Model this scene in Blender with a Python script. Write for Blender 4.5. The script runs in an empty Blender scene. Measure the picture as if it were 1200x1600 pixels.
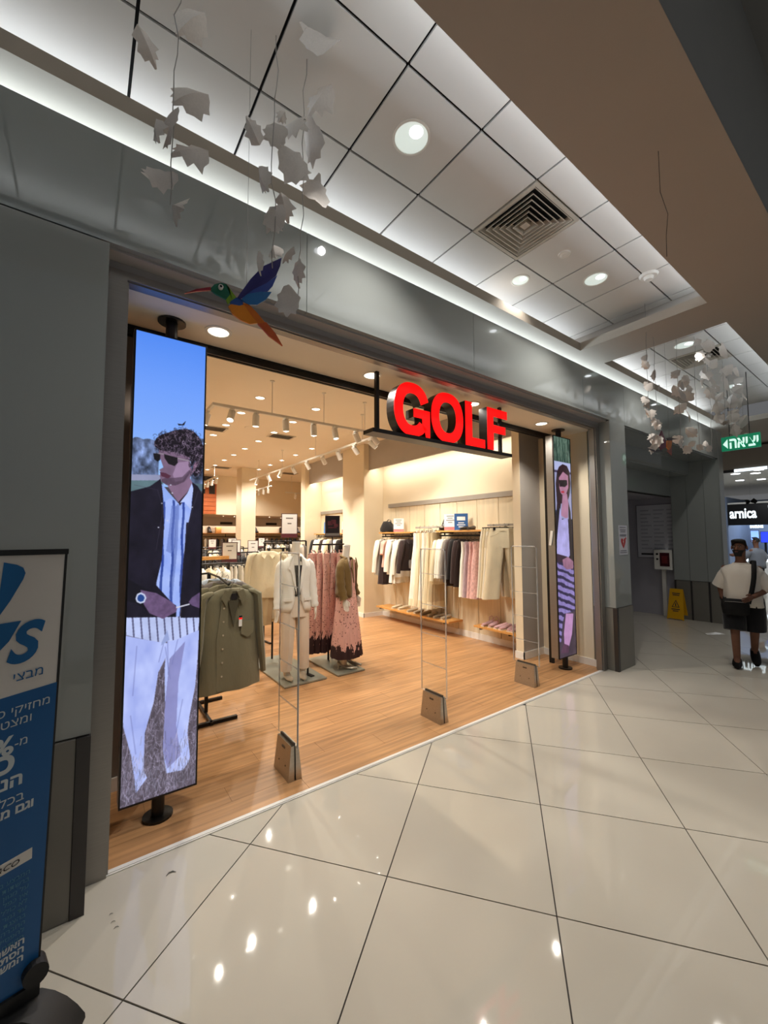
import bpy, math, random
import numpy as np
from mathutils import Vector, Matrix, noise as mnoise

PI = math.pi
R = math.radians
rnd = random.Random(7)
S = bpy.context.scene
COL = S.collection

# ---------------------------------------------------------------- camera, world, area lights, exposure
cam_d = bpy.data.cameras.new('camera')
cam = bpy.data.objects.new('camera', cam_d)
COL.objects.link(cam)
S.camera = cam
YAW, PITCH, ROLL = 0.6374171, 0.0619798, -0.0041678
fwd = Vector((math.sin(YAW) * math.cos(PITCH), math.cos(YAW) * math.cos(PITCH), math.sin(PITCH)))
rgt0 = Vector((math.cos(YAW), -math.sin(YAW), 0))
up0 = rgt0.cross(fwd)
rgt = math.cos(ROLL) * rgt0 + math.sin(ROLL) * up0
upv = -math.sin(ROLL) * rgt0 + math.cos(ROLL) * up0
cm = Matrix((rgt, upv, -fwd)).transposed().to_4x4()
cm.translation = (0, 0, 1.722)
cam.matrix_world = cm
cam_d.sensor_fit = 'VERTICAL'
cam_d.sensor_height = 24.0
cam_d.lens = 633.3038 / 1600 * 24.0
cam_d.clip_start = 0.03
cam_d.clip_end = 100

w = bpy.data.worlds.new('mall_air')
S.world = w
w.use_nodes = True
w.node_tree.nodes['Background'].inputs[0].default_value = (0.95, 0.97, 1.0, 1)
w.node_tree.nodes['Background'].inputs[1].default_value = 0.13

S.view_settings.view_transform = 'Standard'
S.view_settings.look = 'None'
S.view_settings.gamma = 1.0
S.view_settings.use_curve_mapping = False
S.view_settings.exposure = 0.0
S.cycles.use_denoising = True
S.cycles.max_bounces = 7
S.cycles.diffuse_bounces = 4
S.cycles.glossy_bounces = 4
S.cycles.transmission_bounces = 8
S.cycles.transparent_max_bounces = 12
S.cycles.sample_clamp_indirect = 4.0
S.cycles.caustics_reflective = False
S.cycles.caustics_refractive = False

WARM = (1.0, 0.94, 0.82)
COOL = (0.86, 0.93, 1.0)

def area(name, loc, target, sx, sy, power, color, spread=180):
    l = bpy.data.lights.new(name, 'AREA')
    l.shape = 'RECTANGLE'
    l.size, l.size_y = sx, sy
    l.energy = power
    l.color = color
    l.spread = R(spread)
    o = bpy.data.objects.new(name, l)
    COL.objects.link(o)
    o.location = loc
    d = (Vector(target) - Vector(loc)).normalized()
    y = Vector((0, 1, 0)) if abs(d.x) < 0.9 and abs(d.y) < .9 else Vector((0, 0, 1))
    xa = y.cross(-d).normalized()
    ya = (-d).cross(xa)
    m = Matrix((xa, ya, -d)).transposed().to_4x4()
    m.translation = loc
    o.matrix_world = m
    return o

# LED strips hidden behind the fascia top and on the soffit ledges
area('cove_strip', (3.2, 2.70, 3.83), (3.2, 2.52, 3.95), 14.2, 0.05, 58, (0.72, 0.87, 1.0))
area('ledge_strip', (0.9, 2.70, 4.06), (0.9, 2.62, 4.3), 8.2, 0.05, 13, COOL)
area('ledge_strip', (0.9, 1.13, 4.10), (0.9, 1.16, 4.3), 8.2, 0.03, 15, COOL)
area('ledge_strip', (7.7, 2.70, 4.06), (7.7, 2.62, 4.3), 4.6, 0.05, 9, COOL)
area('ledge_strip', (7.7, 1.13, 4.10), (7.7, 1.16, 4.3), 4.6, 0.03, 8, COOL)
# LED strips behind the shop's side beam
def strip_y(name, loc, target, ly, power, color):
    o = area(name, loc, target, 0.05, ly, power, color)
    return o
strip_y('alcove_strip', (5.14, 5.5, 3.3), (5.42, 5.5, 2.2), 3.5, 24, WARM)
strip_y('alcove_strip', (5.14, 9.3, 3.3), (5.42, 9.3, 2.2), 1.9, 13, WARM)

# ---------------------------------------------------------------- helpers
def lin(c):
    return tuple(((x / 255) / 12.92 if x / 255 <= 0.04045 else ((x / 255 + 0.055) / 1.055) ** 2.4) for x in c)

MATS = {}
def M(name, rgb, rough=0.55, metal=0.0, spec=0.5, emit=None, es=0.0, var=0.0, vscale=6.0, bump=0.0, bscale=40.0,
      stretch=(1, 1, 1), rand=0.0, trans=0.0, alpha=1.0, sheen=0.0, coat=0.0):
    """Principled material whose colour varies with a noise texture (var), a per-object random (rand) and whose relief comes from noise (bump)."""
    m = bpy.data.materials.new(name)
    MATS[name] = m
    m.use_nodes = True
    nt = m.node_tree
    b = nt.nodes['Principled BSDF']
    col = (*lin(rgb), 1)
    b.inputs['Base Color'].default_value = col
    b.inputs['Roughness'].default_value = rough
    b.inputs['Metallic'].default_value = metal
    b.inputs['Specular IOR Level'].default_value = spec
    b.inputs['Transmission Weight'].default_value = trans
    b.inputs['Alpha'].default_value = alpha
    b.inputs['Sheen Weight'].default_value = sheen
    b.inputs['Coat Weight'].default_value = coat
    if emit is not None:
        b.inputs['Emission Color'].default_value = (*lin(emit), 1)
        b.inputs['Emission Strength'].default_value = es
    if var or bump or rand:
        tc = nt.nodes.new('ShaderNodeTexCoord')
        mp = nt.nodes.new('ShaderNodeMapping')
        mp.inputs['Scale'].default_value = stretch
        nt.links.new(tc.outputs['Object'], mp.inputs[0])
    src = None
    if var:
        n = nt.nodes.new('ShaderNodeTexNoise')
        n.inputs['Scale'].default_value = vscale
        n.inputs['Detail'].default_value = 5
        nt.links.new(mp.outputs[0], n.inputs['Vector'])
        r = nt.nodes.new('ShaderNodeMapRange')
        r.inputs[1].default_value = 0.25
        r.inputs[2].default_value = 0.75
        r.inputs[3].default_value = 1 - var
        r.inputs[4].default_value = 1 + var
        nt.links.new(n.outputs[0], r.inputs[0])
        src = r.outputs[0]
    if rand:
        oi = nt.nodes.new('ShaderNodeObjectInfo')
        r2 = nt.nodes.new('ShaderNodeMapRange')
        r2.inputs[3].default_value = 1 - rand
        r2.inputs[4].default_value = 1 + rand
        nt.links.new(oi.outputs['Random'], r2.inputs[0])
        if src is not None:
            mu = nt.nodes.new('ShaderNodeMath')
            mu.operation = 'MULTIPLY'
            nt.links.new(src, mu.inputs[0])
            nt.links.new(r2.outputs[0], mu.inputs[1])
            src = mu.outputs[0]
        else:
            src = r2.outputs[0]
    if src is not None:
        mx = nt.nodes.new('ShaderNodeVectorMath')
        mx.operation = 'SCALE'
        mx.inputs[0].default_value = col[:3]
        nt.links.new(src, mx.inputs['Scale'])
        nt.links.new(mx.outputs[0], b.inputs['Base Color'])
    if bump:
        n2 = nt.nodes.new('ShaderNodeTexNoise')
        n2.inputs['Scale'].default_value = bscale
        n2.inputs['Detail'].default_value = 4
        nt.links.new(mp.outputs[0], n2.inputs['Vector'])
        bp = nt.nodes.new('ShaderNodeBump')
        bp.inputs['Strength'].default_value = bump
        bp.inputs['Distance'].default_value = 0.02
        nt.links.new(n2.outputs[0], bp.inputs['Height'])
        nt.links.new(bp.outputs[0], b.inputs['Normal'])
    return m

class MB:
    """Collects vertices and faces; build() links them as one mesh object. o is the origin subtracted from world coordinates."""
    def __init__(self, o=(0, 0, 0)):
        self.v, self.f, self.o = [], [], Vector(o)
    def add(self, vs, fs):
        k = len(self.v)
        self.v += [tuple(Vector(p) - self.o) for p in vs]
        self.f += [tuple(i + k for i in f) for f in fs]
        return self
    def box(self, x0, y0, z0, x1, y1, z1):
        if x0 > x1: x0, x1 = x1, x0
        if y0 > y1: y0, y1 = y1, y0
        if z0 > z1: z0, z1 = z1, z0
        p = [(x0, y0, z0), (x1, y0, z0), (x1, y1, z0), (x0, y1, z0), (x0, y0, z1), (x1, y0, z1), (x1, y1, z1), (x0, y1, z1)]
        return self.add(p, [(0, 3, 2, 1), (4, 5, 6, 7), (0, 1, 5, 4), (1, 2, 6, 5), (2, 3, 7, 6), (3, 0, 4, 7)])
    def obox(self, c, s, rz=0.0, rx=0.0, ry=0.0):
        m = Matrix.Rotation(rz, 3, 'Z') @ Matrix.Rotation(ry, 3, 'Y') @ Matrix.Rotation(rx, 3, 'X')
        c = Vector(c)
        p = []
        for z in (-.5, .5):
            for x, y in ((-.5, -.5), (.5, -.5), (.5, .5), (-.5, .5)):
                p.append(c + m @ Vector((x * s[0], y * s[1], z * s[2])))
        return self.add(p, [(0, 3, 2, 1), (4, 5, 6, 7), (0, 1, 5, 4), (1, 2, 6, 5), (2, 3, 7, 6), (3, 0, 4, 7)])
    def rings(self, rings, caps=True, closed=True):
        n = len(rings[0])
        vs = [p for r in rings for p in r]
        fs = []
        for i in range(len(rings) - 1):
            for j in range(n if closed else n - 1):
                a, b = i * n + j, i * n + (j + 1) % n
                fs.append((a, b, b + n, a + n))
        if caps:
            fs.append(tuple(reversed(range(n))))
            fs.append(tuple((len(rings) - 1) * n + j for j in range(n)))
        return self.add(vs, fs)
    def cyl(self, p0, p1, r0, r1=None, n=12, caps=True):
        r1 = r0 if r1 is None else r1
        p0, p1 = Vector(p0), Vector(p1)
        d = (p1 - p0).normalized()
        a = Vector((1, 0, 0)) if abs(d.x) < .8 else Vector((0, 1, 0))
        u = d.cross(a).normalized()
        v = d.cross(u)
        rs = []
        for p, r in ((p0, r0), (p1, r1)):
            rs.append([p + (u * math.cos(t) + v * math.sin(t)) * r for t in [2 * PI * k / n for k in range(n)]])
        return self.rings(rs, caps)
    def tube(self, pts, r, n=8, caps=True, flat=None):
        """Tube along points; r a number or list; flat scales the second axis."""
        pts = [Vector(p) for p in pts]
        rr = r if isinstance(r, (list, tuple)) else [r] * len(pts)
        rs = []
        prev = None
        for i, p in enumerate(pts):
            d = (pts[min(i + 1, len(pts) - 1)] - pts[max(i - 1, 0)])
            d = d.normalized() if d.length > 1e-9 else Vector((0, 0, 1))
            if prev is None:
                a = Vector((1, 0, 0)) if abs(d.x) < .7 else Vector((0, 1, 0))
                u = (a - d * a.dot(d)).normalized()
            else:
                u = (prev - d * prev.dot(d)).normalized()
            prev = u
            v = d.cross(u)
            fl = flat if flat is not None else 1.0
            rs.append([p + u * math.cos(t) * rr[i] + v * math.sin(t) * rr[i] * fl for t in [2 * PI * k / n for k in range(n)]])
        return self.rings(rs, caps)
    def prism(self, poly, fn, d):
        """Polygon (2D) mapped by fn(a, b) to 3D, given thickness vector d."""
        d = Vector(d)
        a = [Vector(fn(*p)) for p in poly]
        n = len(a)
        vs = a + [p + d for p in a]
        fs = [tuple(range(n)), tuple(reversed(range(n, 2 * n)))] + [(i, i + n, (i + 1) % n + n, (i + 1) % n) for i in range(n)]
        return self.add(vs, fs)
    def sphere(self, c, r, n=12, m=8, sc=(1, 1, 1)):
        c = Vector(c)
        rs = []
        for i in range(m + 1):
            t = PI * i / m
            q = max(math.sin(t), 1e-3)
            rs.append([c + Vector((r * sc[0] * q * math.cos(p), r * sc[1] * q * math.sin(p), -r * sc[2] * math.cos(t))) for p in [2 * PI * k / n for k in range(n)]])
        return self.rings(rs, True)
    def mesh(self, name, mat, smooth=False):
        me = bpy.data.meshes.new(name)
        me.from_pydata(self.v, [], self.f)
        me.validate()
        if mat is not None:
            me.materials.append(mat)
        if smooth:
            me.polygons.foreach_set('use_smooth', [True] * len(me.polygons))
            try:
                me.set_sharp_from_angle(angle=R(50))
            except Exception:
                pass
        me.update()
        return me
    def build(self, name, mat, parent=None, smooth=False, **props):
        o = bpy.data.objects.new(name, self.mesh(name, mat, smooth))
        COL.objects.link(o)
        if parent is not None:
            o.parent = parent
        else:
            o.location = self.o
        for k, v in props.items():
            o[k] = v
        return o

def thing(name, label, cat, loc=(0, 0, 0), rz=0.0, group=None):
    o = bpy.data.objects.new(name, None)
    COL.objects.link(o)
    o.empty_display_size = 0.1
    o.location = loc
    o.rotation_euler = (0, 0, rz)
    o['label'], o['category'] = label, cat
    if group: o['group'] = group
    return o

def tag(o, label, cat, group=None):
    o['label'], o['category'] = label, cat
    if group: o['group'] = group
    return o

KIDS = {}
def kids(o):
    return [c for c in o.children]

def dup(root, loc, rz=None, label=None, group=None, recolor=None, scale=None):
    """Copy of a thing with its parts and sub-parts; recolor maps a part's name stem to a material."""
    def cp(o, par):
        c = o.copy()
        COL.objects.link(c)
        if par is not None: c.parent = par
        st = o.name.split('.')[0]
        if recolor and st in recolor and o.type == 'MESH':
            for s in c.material_slots:
                s.link = 'OBJECT'
                s.material = recolor[st]
        for ch in kids(o): cp(ch, c)
        return c
    r = cp(root, None)
    r.location = loc
    if rz is not None: r.rotation_euler = (0, 0, rz)
    if scale is not None: r.scale = scale
    if label: r['label'] = label
    if group: r['group'] = group
    return r

def struct(name, mb, mat, parent=None, smooth=False):
    o = mb.build(name, mat, parent, smooth)
    if parent is None: o['kind'] = 'structure'
    return o

def text_mb(mb, s, org, ux, uz, size, bold=0.0, depth=0.0, shear=0.0, align='LEFT', width=None):
    """Lettering from the built-in font laid on the plane org + ux*x + uz*y; its depth runs along ux x uz."""
    c = bpy.data.curves.new('lettering', 'FONT')
    c.body, c.size, c.resolution_u = s, size, 5
    c.offset, c.extrude, c.shear, c.align_x = bold * size, depth / 2, shear, align
    o = bpy.data.objects.new('lettering', c)
    me = bpy.data.meshes.new_from_object(o)
    ux, uz, org = Vector(ux).normalized(), Vector(uz).normalized(), Vector(org)
    nn = ux.cross(uz)
    k = 1.0
    if width and len(me.vertices):
        x0, x1 = min(v.co.x for v in me.vertices), max(v.co.x for v in me.vertices)
        k = width / (x1 - x0)
    mb.add([org + ux * v.co.x * k + uz * v.co.y + nn * (v.co.z + depth / 2) for v in me.vertices], [tuple(p.vertices) for p in me.polygons])
    bpy.data.objects.remove(o)
    bpy.data.meshes.remove(me)
    bpy.data.curves.remove(c)
    return mb

ORD = ['first', 'second', 'third', 'fourth', 'fifth', 'sixth', 'seventh', 'eighth', 'ninth', 'tenth', 'eleventh', 'twelfth', 'thirteenth', 'fourteenth']
# ---------------------------------------------------------------- materials of the building
m_tile = M('porcelain_tile', (205, 198, 184), rough=0.03, spec=0.5, var=0.025, vscale=2.5, rand=0.025)
m_grout = M('dark_grout', (62, 56, 52), rough=0.8, var=0.1)
m_wood = M('oak_plank', (184, 138, 94), rough=0.34, spec=0.4, var=0.34, vscale=2.6, stretch=(0.55, 11, 9), rand=0.07, bump=0.05, bscale=20)
m_woodsub = M('plank_gap', (120, 80, 48), rough=0.6, var=0.1)
m_glass = M('back_painted_glass', (152, 156, 153), rough=0.035, spec=0.6, var=0.02, vscale=1.0, coat=0.3)
m_gloss = M('glossy_grey_panel', (176, 173, 172), rough=0.12, spec=0.5, var=0.02, vscale=1.0)
m_base = M('grey_laminate', (118, 115, 108), rough=0.35, spec=0.4, var=0.03, vscale=3)
m_darkmetal = M('dark_metal_trim', (70, 68, 68), rough=0.35, metal=0.6, var=0.05)
m_alu = M('brushed_aluminium', (150, 147, 143), rough=0.38, metal=0.75, var=0.05, vscale=8, stretch=(1, 1, 20))
m_whitetrim = M('white_trim', (235, 232, 226), rough=0.35, var=0.02)
m_soffit = M('mall_plaster', (172, 161, 147), rough=0.85, spec=0.2, var=0.012, vscale=2)
m_ctile = M('ceiling_tile_metal', (222, 219, 214), rough=0.55, spec=0.3, var=0.012, vscale=2, rand=0.012)
m_ctilegap = M('ceiling_gap', (30, 30, 32), rough=0.8, var=0.1)
m_cream = M('cream_plaster', (232, 217, 190), rough=0.8, spec=0.2, var=0.02, vscale=2.5)
m_shopceil = M('shop_ceiling', (240, 230, 212), rough=0.85, spec=0.2, var=0.01, vscale=2)
m_greywall = M('grey_column_paint', (176, 168, 160), rough=0.7, spec=0.25, var=0.02)
m_valance = M('grey_valance', (158, 150, 140), rough=0.6, var=0.03)
m_plankwall = M('whitewashed_plank', (226, 212, 184), rough=0.65, spec=0.25, var=0.09, vscale=5, stretch=(4, 4, 0.35), rand=0.05, bump=0.08, bscale=25)
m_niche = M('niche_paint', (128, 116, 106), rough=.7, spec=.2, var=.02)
m_corr = M('corridor_paint', (170, 168, 178), rough=0.6, var=0.015)
m_atrium = M('atrium_paint', (150, 149, 144), rough=0.8, var=0.03, vscale=1.5)
m_black = M('black_metal', (22, 21, 21), rough=0.4, metal=0.4, var=0.1)
m_white = M('white_enamel', (236, 233, 226), rough=0.35, var=0.02)

# ---------------------------------------------------------------- mall floor: diagonal tiles, each a part
def clip(poly, f):
    """Sutherland-Hodgman: keeps the side where f(p) >= 0 (f linear)."""
    out = []
    for i, p in enumerate(poly):
        q = poly[(i + 1) % len(poly)]
        a, b = f(p), f(q)
        if a >= 0: out.append(p)
        if (a >= 0) != (b >= 0):
            t = a / (a - b)
            out.append((p[0] + (q[0] - p[0]) * t, p[1] + (q[1] - p[1]) * t))
    return out

fl = MB()
fl.box(-3, -2.5, -.06, 22, 2.60, -.005)
fl.box(5.6, 2.60, -.06, 22, 9, -.005)
floor = struct('floor', fl, m_grout)
TS, PHI, OX, OY = 0.8001923, -0.9171731, 0.1772179, 1.8895169
ea = Vector((math.cos(PHI), math.sin(PHI)))
eb = Vector((-ea.y, ea.x))
for i in range(-8, 18):
    for j in range(-12, 18):
        c = Vector((OX, OY)) + TS * ((i + .5) * ea + (j + .5) * eb)
        if not (-1.6 < c.x < 13.5 and -1.0 < c.y < 6.2): continue
        if c.y > 3.1 and c.x < 5.5: continue
        if c.y < 0.35 and c.x > 4 or c.y < 1.0 and c.x > 9: continue
        g = 0.0032
        sq = [Vector((OX, OY)) + TS * ((i + .5 + sx * (.5 - g / TS)) * ea + (j + .5 + sy * (.5 - g / TS)) * eb) for sx, sy in ((-1, -1), (1, -1), (1, 1), (-1, 1))]
        sq = [(p.x, p.y) for p in sq]
        mb = MB()
        for pl in (clip(sq, lambda p: 2.598 - p[1]), clip(clip(sq, lambda p: p[1] - 2.598), lambda p: p[0] - 5.62)):
            if len(pl) > 2:
                mb.prism(pl, lambda a, b: (a, b, 0.0), (0, 0, -.008))
        if mb.v:
            # prism lists its polygon upwards first
            mb.build('floor_tile', m_tile, floor)
far = MB()
far.box(13.2, -2.5, -.02, 22, 9, -.001)
struct('floor_far', far, m_tile)

tr = MB()
tr.box(0.12, 2.592, -.01, 5.46, 2.632, .006)
tr.box(0.12, 2.600, .004, 5.46, 2.607, .010)
struct('trim_1', tr, m_whitetrim)

# ---------------------------------------------------------------- shop floor: oak planks, each a part
sf = MB()
sf.box(0.05, 2.62, -.06, 5.6, 10.6, -.004)
sf.box(0.05, 10.6, -.06, 8.0, 16.4, -.004)
sfloor = struct('shop_floor', sf, m_woodsub)
PW = 0.185
y = 2.634
row = 0
while y < 7.1:
    x = 0.06 - ((row * 0.47) % 1.25)
    while x < 5.55:
        x0, x1 = max(x, .06), min(x + 1.25, 5.55)
        if x1 - x0 > .03:
            MB().box(x0 + .0008, y, -.01, x1 - .0008, y + PW - .0014, 0).build('plank', m_wood, sfloor)
        x += 1.25
    y += PW
    row += 1
rest = MB()
while y < 16.3:
    rest.box(.06, y, -.01, 5.55 if y < 10.5 else 7.95, y + PW - .0014, 0)
    y += PW
o = rest.build('plank_field', m_wood, sfloor)
o['kind'] = 'stuff'

# ---------------------------------------------------------------- shopfront: glass panels, frame, pillar
wl = MB().box(-3.0, 2.445, 0, 0.055, 2.60, 3.23)
wl = struct('wall_left', wl, m_darkmetal)
for x0, x1 in ((-2.98, -1.62), (-1.61, 0.058)):
    MB().box(x0, 2.42, 0.80, x1, 2.445, 3.225).build('glass_panel', m_glass, wl)
    MB().box(x0, 2.405, 0.004, x1 - .055, 2.445, 0.792).build('base_panel', m_base, wl)
MB().box(0.006, 2.402, 0.0, 0.060, 2.445, 0.795).build('corner_strip', m_darkmetal, wl)

wf = MB().box(-3.0, 2.502, 3.262, 10.4, 2.56, 3.75)
wf = struct('wall_front', wf, m_darkmetal)
for x0, x1 in zip((-3.0, -0.55, 1.172, 2.875, 4.87, 5.98, 7.6, 9.2), (-0.55, 1.172, 2.875, 4.87, 5.98, 7.6, 9.2, 10.4)):
    MB().box(x0 + .002, 2.46, 3.257, x1 - .002, 2.50, 3.822).build('glass_panel', m_glass, wf)
MB().box(0.05, 2.50, 3.245, 5.52, 2.68, 3.262).build('soffit_panel', m_gloss, wf)
MB().box(0.05, 2.60, 3.198, 5.52, 2.68, 3.246).build('soffit_return', m_gloss, wf)
MB().box(-3.0, 2.80, 3.262, 10.4, 2.83, 3.95).build('backing_wall', m_white, wf)

fr = MB()
fr.box(0.06, 2.585, 3.155, 5.50, 2.68, 3.200)
fr.box(0.06, 2.60, 3.148, 5.50, 2.665, 3.157)
struct('trim_2', fr, m_alu)
fr = MB()
fr.box(0.062, 2.585, 0, 0.150, 2.68, 3.155)
fr.box(0.145, 2.60, 0, 0.158, 2.665, 3.15)
struct('trim_3', fr, m_alu)
fr = MB()
fr.box(5.405, 2.585, 0, 5.50, 2.68, 3.155)
fr.box(5.385, 2.60, 0, 5.405, 2.665, 3.15)
struct('trim_4', fr, m_alu)

pl = struct('wall_pillar', MB().box(5.535, 2.475, 0, 5.965, 2.74, 3.257), m_darkmetal)
MB().box(5.53, 2.46, .80, 5.97, 2.475, 3.257).build('glass_panel', m_glass, pl)
MB().box(5.52, 2.462, .80, 5.535, 2.75, 3.245).build('glass_panel', m_glass, pl)
MB().box(5.965, 2.462, .80, 5.98, 2.75, 3.245).build('glass_panel', m_glass, pl)
MB().box(5.56, 2.452, .003, 5.985, 2.475, .792).build('base_panel', m_base, pl)
MB().box(5.515, 2.50, .003, 5.535, 2.75, .792).build('base_panel', m_base, pl)
MB().box(5.513, 2.45, 0, 5.56, 2.50, .794).build('corner_strip', m_darkmetal, pl)
MB().box(5.965, 2.475, .003, 5.985, 2.75, .792).build('base_panel', m_base, pl)

# ---------------------------------------------------------------- mall ceiling: soffit slab with two lit recesses of metal tiles
cs = MB()
Z0, Z1 = 3.95, 4.047
cs.box(-3, 2.404, Z0, 10.36, 2.86, Z1)
cs.box(4.728, 1.167, Z0, 5.325, 2.404, Z1)
cs.box(-3, 0.563, Z0, 20, 1.167, Z1)
cs.box(10.36, 1.167, Z0, 20, 2.86, Z1)
cs.box(-3.3, .563, Z0, -3, 2.86, Z1)
ceil = struct('ceiling', cs, m_soffit)
MB().box(5.055, 0.8, Z1, 5.29, 2.86, 4.31).build('recess_end', m_greywall, ceil)
MB().box(-3.3, 2.82, 3.80, 10.4, 2.86, 4.31).build('recess_back', m_white, ceil)
MB().box(-3.3, .80, Z1, 10.4, .84, 4.31).build('recess_back', m_white, ceil)
MB().box(-3.3, .8, 4.30, 10.4, 2.86, 4.34).build('tile_backing', m_ctilegap, ceil)
xs = [-2.275 + .6 * k for k in range(0, 13)]
cells = [(a, a + .6) for a in xs if a + .6 < 5.05] + [(4.925, 5.052)] + [(5.295, 5.525)] + [(5.525 + .6 * k, 6.125 + .6 * k) for k in range(0, 8)]
for x0, x1 in cells:
    for y0, y1 in ((.953, 1.553), (1.553, 2.153), (2.153, 2.753)):
        if abs(x0 - 2.525) < .02 and y0 == 1.553: continue      # the air diffuser fills this cell
        if abs(x0 - 6.725) < .02 and y0 == 1.553: continue
        MB().box(x0 + .008, y0 + .008, 4.27, x1 - .008, y1 - .008, 4.285).build('ceiling_tile', m_ctile, ceil)
at = MB()
at.box(-4, .5625, 3.952, 20, .64, 5.20)
atr = struct('wall_atrium', at, m_atrium)
struct('ceiling_atrium', MB().box(-4, -.6, 5.20, 20, .64, 5.28), m_atrium)
# far ceiling of the mall beyond the second recess
struct('ceiling_far', MB().box(10.36, 2.86, 3.90, 22, 9, 3.95), m_white)

# ---------------------------------------------------------------- shop shell
sc_ = MB()
sc_.box(.06, 2.66, 3.165, 5.56, 3.215, 3.30)
sc_.box(.06, 3.17, 3.165, 5.56, 3.215, 3.86)
struct('ceiling_entrance', sc_, m_shopceil)
struct('ceiling_shop', MB().box(.3, 3.19, 3.78, 8.0, 14.2, 3.86), m_shopceil)
struct('wall_shop_left', MB().box(.40, 3.5, 0, .46, 16.4, 3.80), m_cream)
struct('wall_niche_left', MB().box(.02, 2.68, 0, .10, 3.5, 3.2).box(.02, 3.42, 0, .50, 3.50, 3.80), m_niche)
struct('baseboard_left', MB().box(.10, 3.405, 0, .50, 3.42, .09).box(.10, 2.7, 0, .113, 3.42, .09), m_whitetrim)
struct('wall_niche', MB().box(5.52, 2.76, 0, 5.60, 3.50, 3.2), m_cream)
struct('baseboard_niche', MB().box(5.506, 2.70, 0, 5.52, 3.50, .09), m_whitetrim)
struct('wall_column_right', MB().box(5.03, 3.5, 0, 5.75, 3.62, 3.80), m_greywall)
struct('wall_column_right_side', MB().box(5.025, 3.498, .1, 5.031, 3.622, 3.78), m_cream)
struct('baseboard_column', MB().box(5.016, 3.486, 0, 5.52, 3.50, .10).box(5.016, 3.486, 0, 5.03, 3.634, .10), m_whitetrim)
wr = struct('wall_right', MB().box(5.42, 3.6, 0, 5.50, 10.6, 3.80), m_cream)
ys = [3.62, 3.84, 4.17, 4.62, 5.08, 5.51, 5.95, 6.40, 6.87, 7.10]
for a, b in zip(ys[:-1], ys[1:]):
    MB().box(5.40, a + .005, .1, 5.421, b - .005, 2.362).build('plank', m_plankwall, wr)
ys2 = [8.27, 8.7, 9.12, 9.55, 9.98, 10.28]
for a, b in zip(ys2[:-1], ys2[1:]):
    MB().box(5.40, a + .005, .1, 5.421, b - .005, 2.362).build('plank', m_plankwall, wr)
struct('trim_5', MB().box(5.375, 3.62, 2.362, 5.421, 7.10, 2.445), m_valance)
struct('trim_6', MB().box(5.375, 8.27, 2.362, 5.421, 10.28, 2.445), m_valance)
struct('baseboard_right', MB().box(5.385, 3.62, 0, 5.40, 7.35, .10).box(5.385, 8.25, 0, 5.40, 10.3, .10), m_whitetrim)
struct('wall_column_middle', MB().box(4.90, 7.35, 0, 5.45, 8.25, 3.80), m_cream)
struct('baseboard_middle', MB().box(4.887, 7.337, 0, 5.40, 7.35, .09).box(4.887, 7.337, 0, 4.90, 8.263, .09), m_whitetrim)
struct('wall_column_end', MB().box(4.90, 10.3, 0, 7.6, 10.55, 3.80), m_cream)
struct('wall_beam_right', MB().box(5.03, 3.62, 3.205, 5.06, 7.35, 3.79).box(5.03, 8.25, 3.205, 5.06, 10.3, 3.79), m_greywall)
struct('wall_shop_rear_right', MB().box(7.6, 10.5, 0, 7.66, 16.4, 3.80), m_cream)
struct('wall_back', MB().box(.4, 14.0, 2.49, 7.6, 14.12, 3.80), m_cream)
struct('ceiling_back', MB().box(.4, 14.12, 2.49, 7.6, 16.4, 2.55), m_greywall)
struct('wall_back_lower', MB().box(.4, 16.1, 0, 7.6, 16.4, 2.5), m_cream)
struct('wall_column_back', MB().box(3.66, 11.9, 0, 4.08, 12.4, 3.80), m_cream)

# rail of the roller shutter across the entrance and its guide
sr = MB()
sr.box(.12, 3.155, 3.105, 5.36, 3.175, 3.165)
sr.box(.12, 3.195, 3.105, 5.36, 3.215, 3.165)
sr.box(.12, 3.150, 3.150, 5.36, 3.22, 3.166)
o = tag(sr.build('shutter_rail', m_black), 'black double rail running across under the entrance ceiling', 'rail')
o = tag(MB().box(5.19, 3.155, 0, 5.225, 3.215, 3.105).build('shutter_guide', m_black), 'black upright shutter guide beside the grey column', 'rail')

# ---------------------------------------------------------------- side corridor right of the pillar
cw = struct('wall_corridor', MB().box(10.24, 3.30, 0, 10.32, 7.0, 2.62), m_corr)
struct('wall_corridor_end', MB().box(5.7, 7.0, 0, 10.3, 7.1, 2.62).box(5.98, 2.75, 0, 6.03, 7, 2.62), m_corr)
struct('ceiling_corridor', MB().box(5.95, 3.34, 2.56, 10.3, 7.1, 2.64), m_corr)
pt = struct('wall_portal', MB().box(5.97, 2.975, 3.0, 10.1, 3.05, 3.262).box(5.97, 3.325, 2.56, 10.1, 3.40, 3.0), m_darkmetal)
MB().box(5.97, 2.95, 2.99, 10.1, 2.975, 3.257).build('glass_panel', m_glass, pt)
MB().box(5.97, 2.50, 3.245, 10.1, 2.975, 3.262).build('soffit_panel', m_glass, pt)
MB().box(5.97, 2.975, 2.98, 10.1, 3.325, 3.0).build('soffit_panel', m_glass, pt)
MB().box(5.97, 3.30, 2.57, 10.1, 3.325, 2.99).build('glass_panel', m_glass, pt)
fp = struct('wall_pillar_far', MB().box(10.12, 2.475, 0, 10.38, 3.30, 3.80), m_darkmetal)
for a, b in ((2.47, 2.72), (2.725, 3.02), (3.025, 3.30)):
    MB().box(10.10, a, .80, 10.12, b, 3.25).build('glass_panel', m_glass, fp)
    MB().box(10.095, a, .003, 10.12, b - .03, .79).build('base_panel', m_base, fp)
    MB().box(10.093, b - .03, 0, 10.12, b, .792).build('corner_strip', m_darkmetal, fp)
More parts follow.
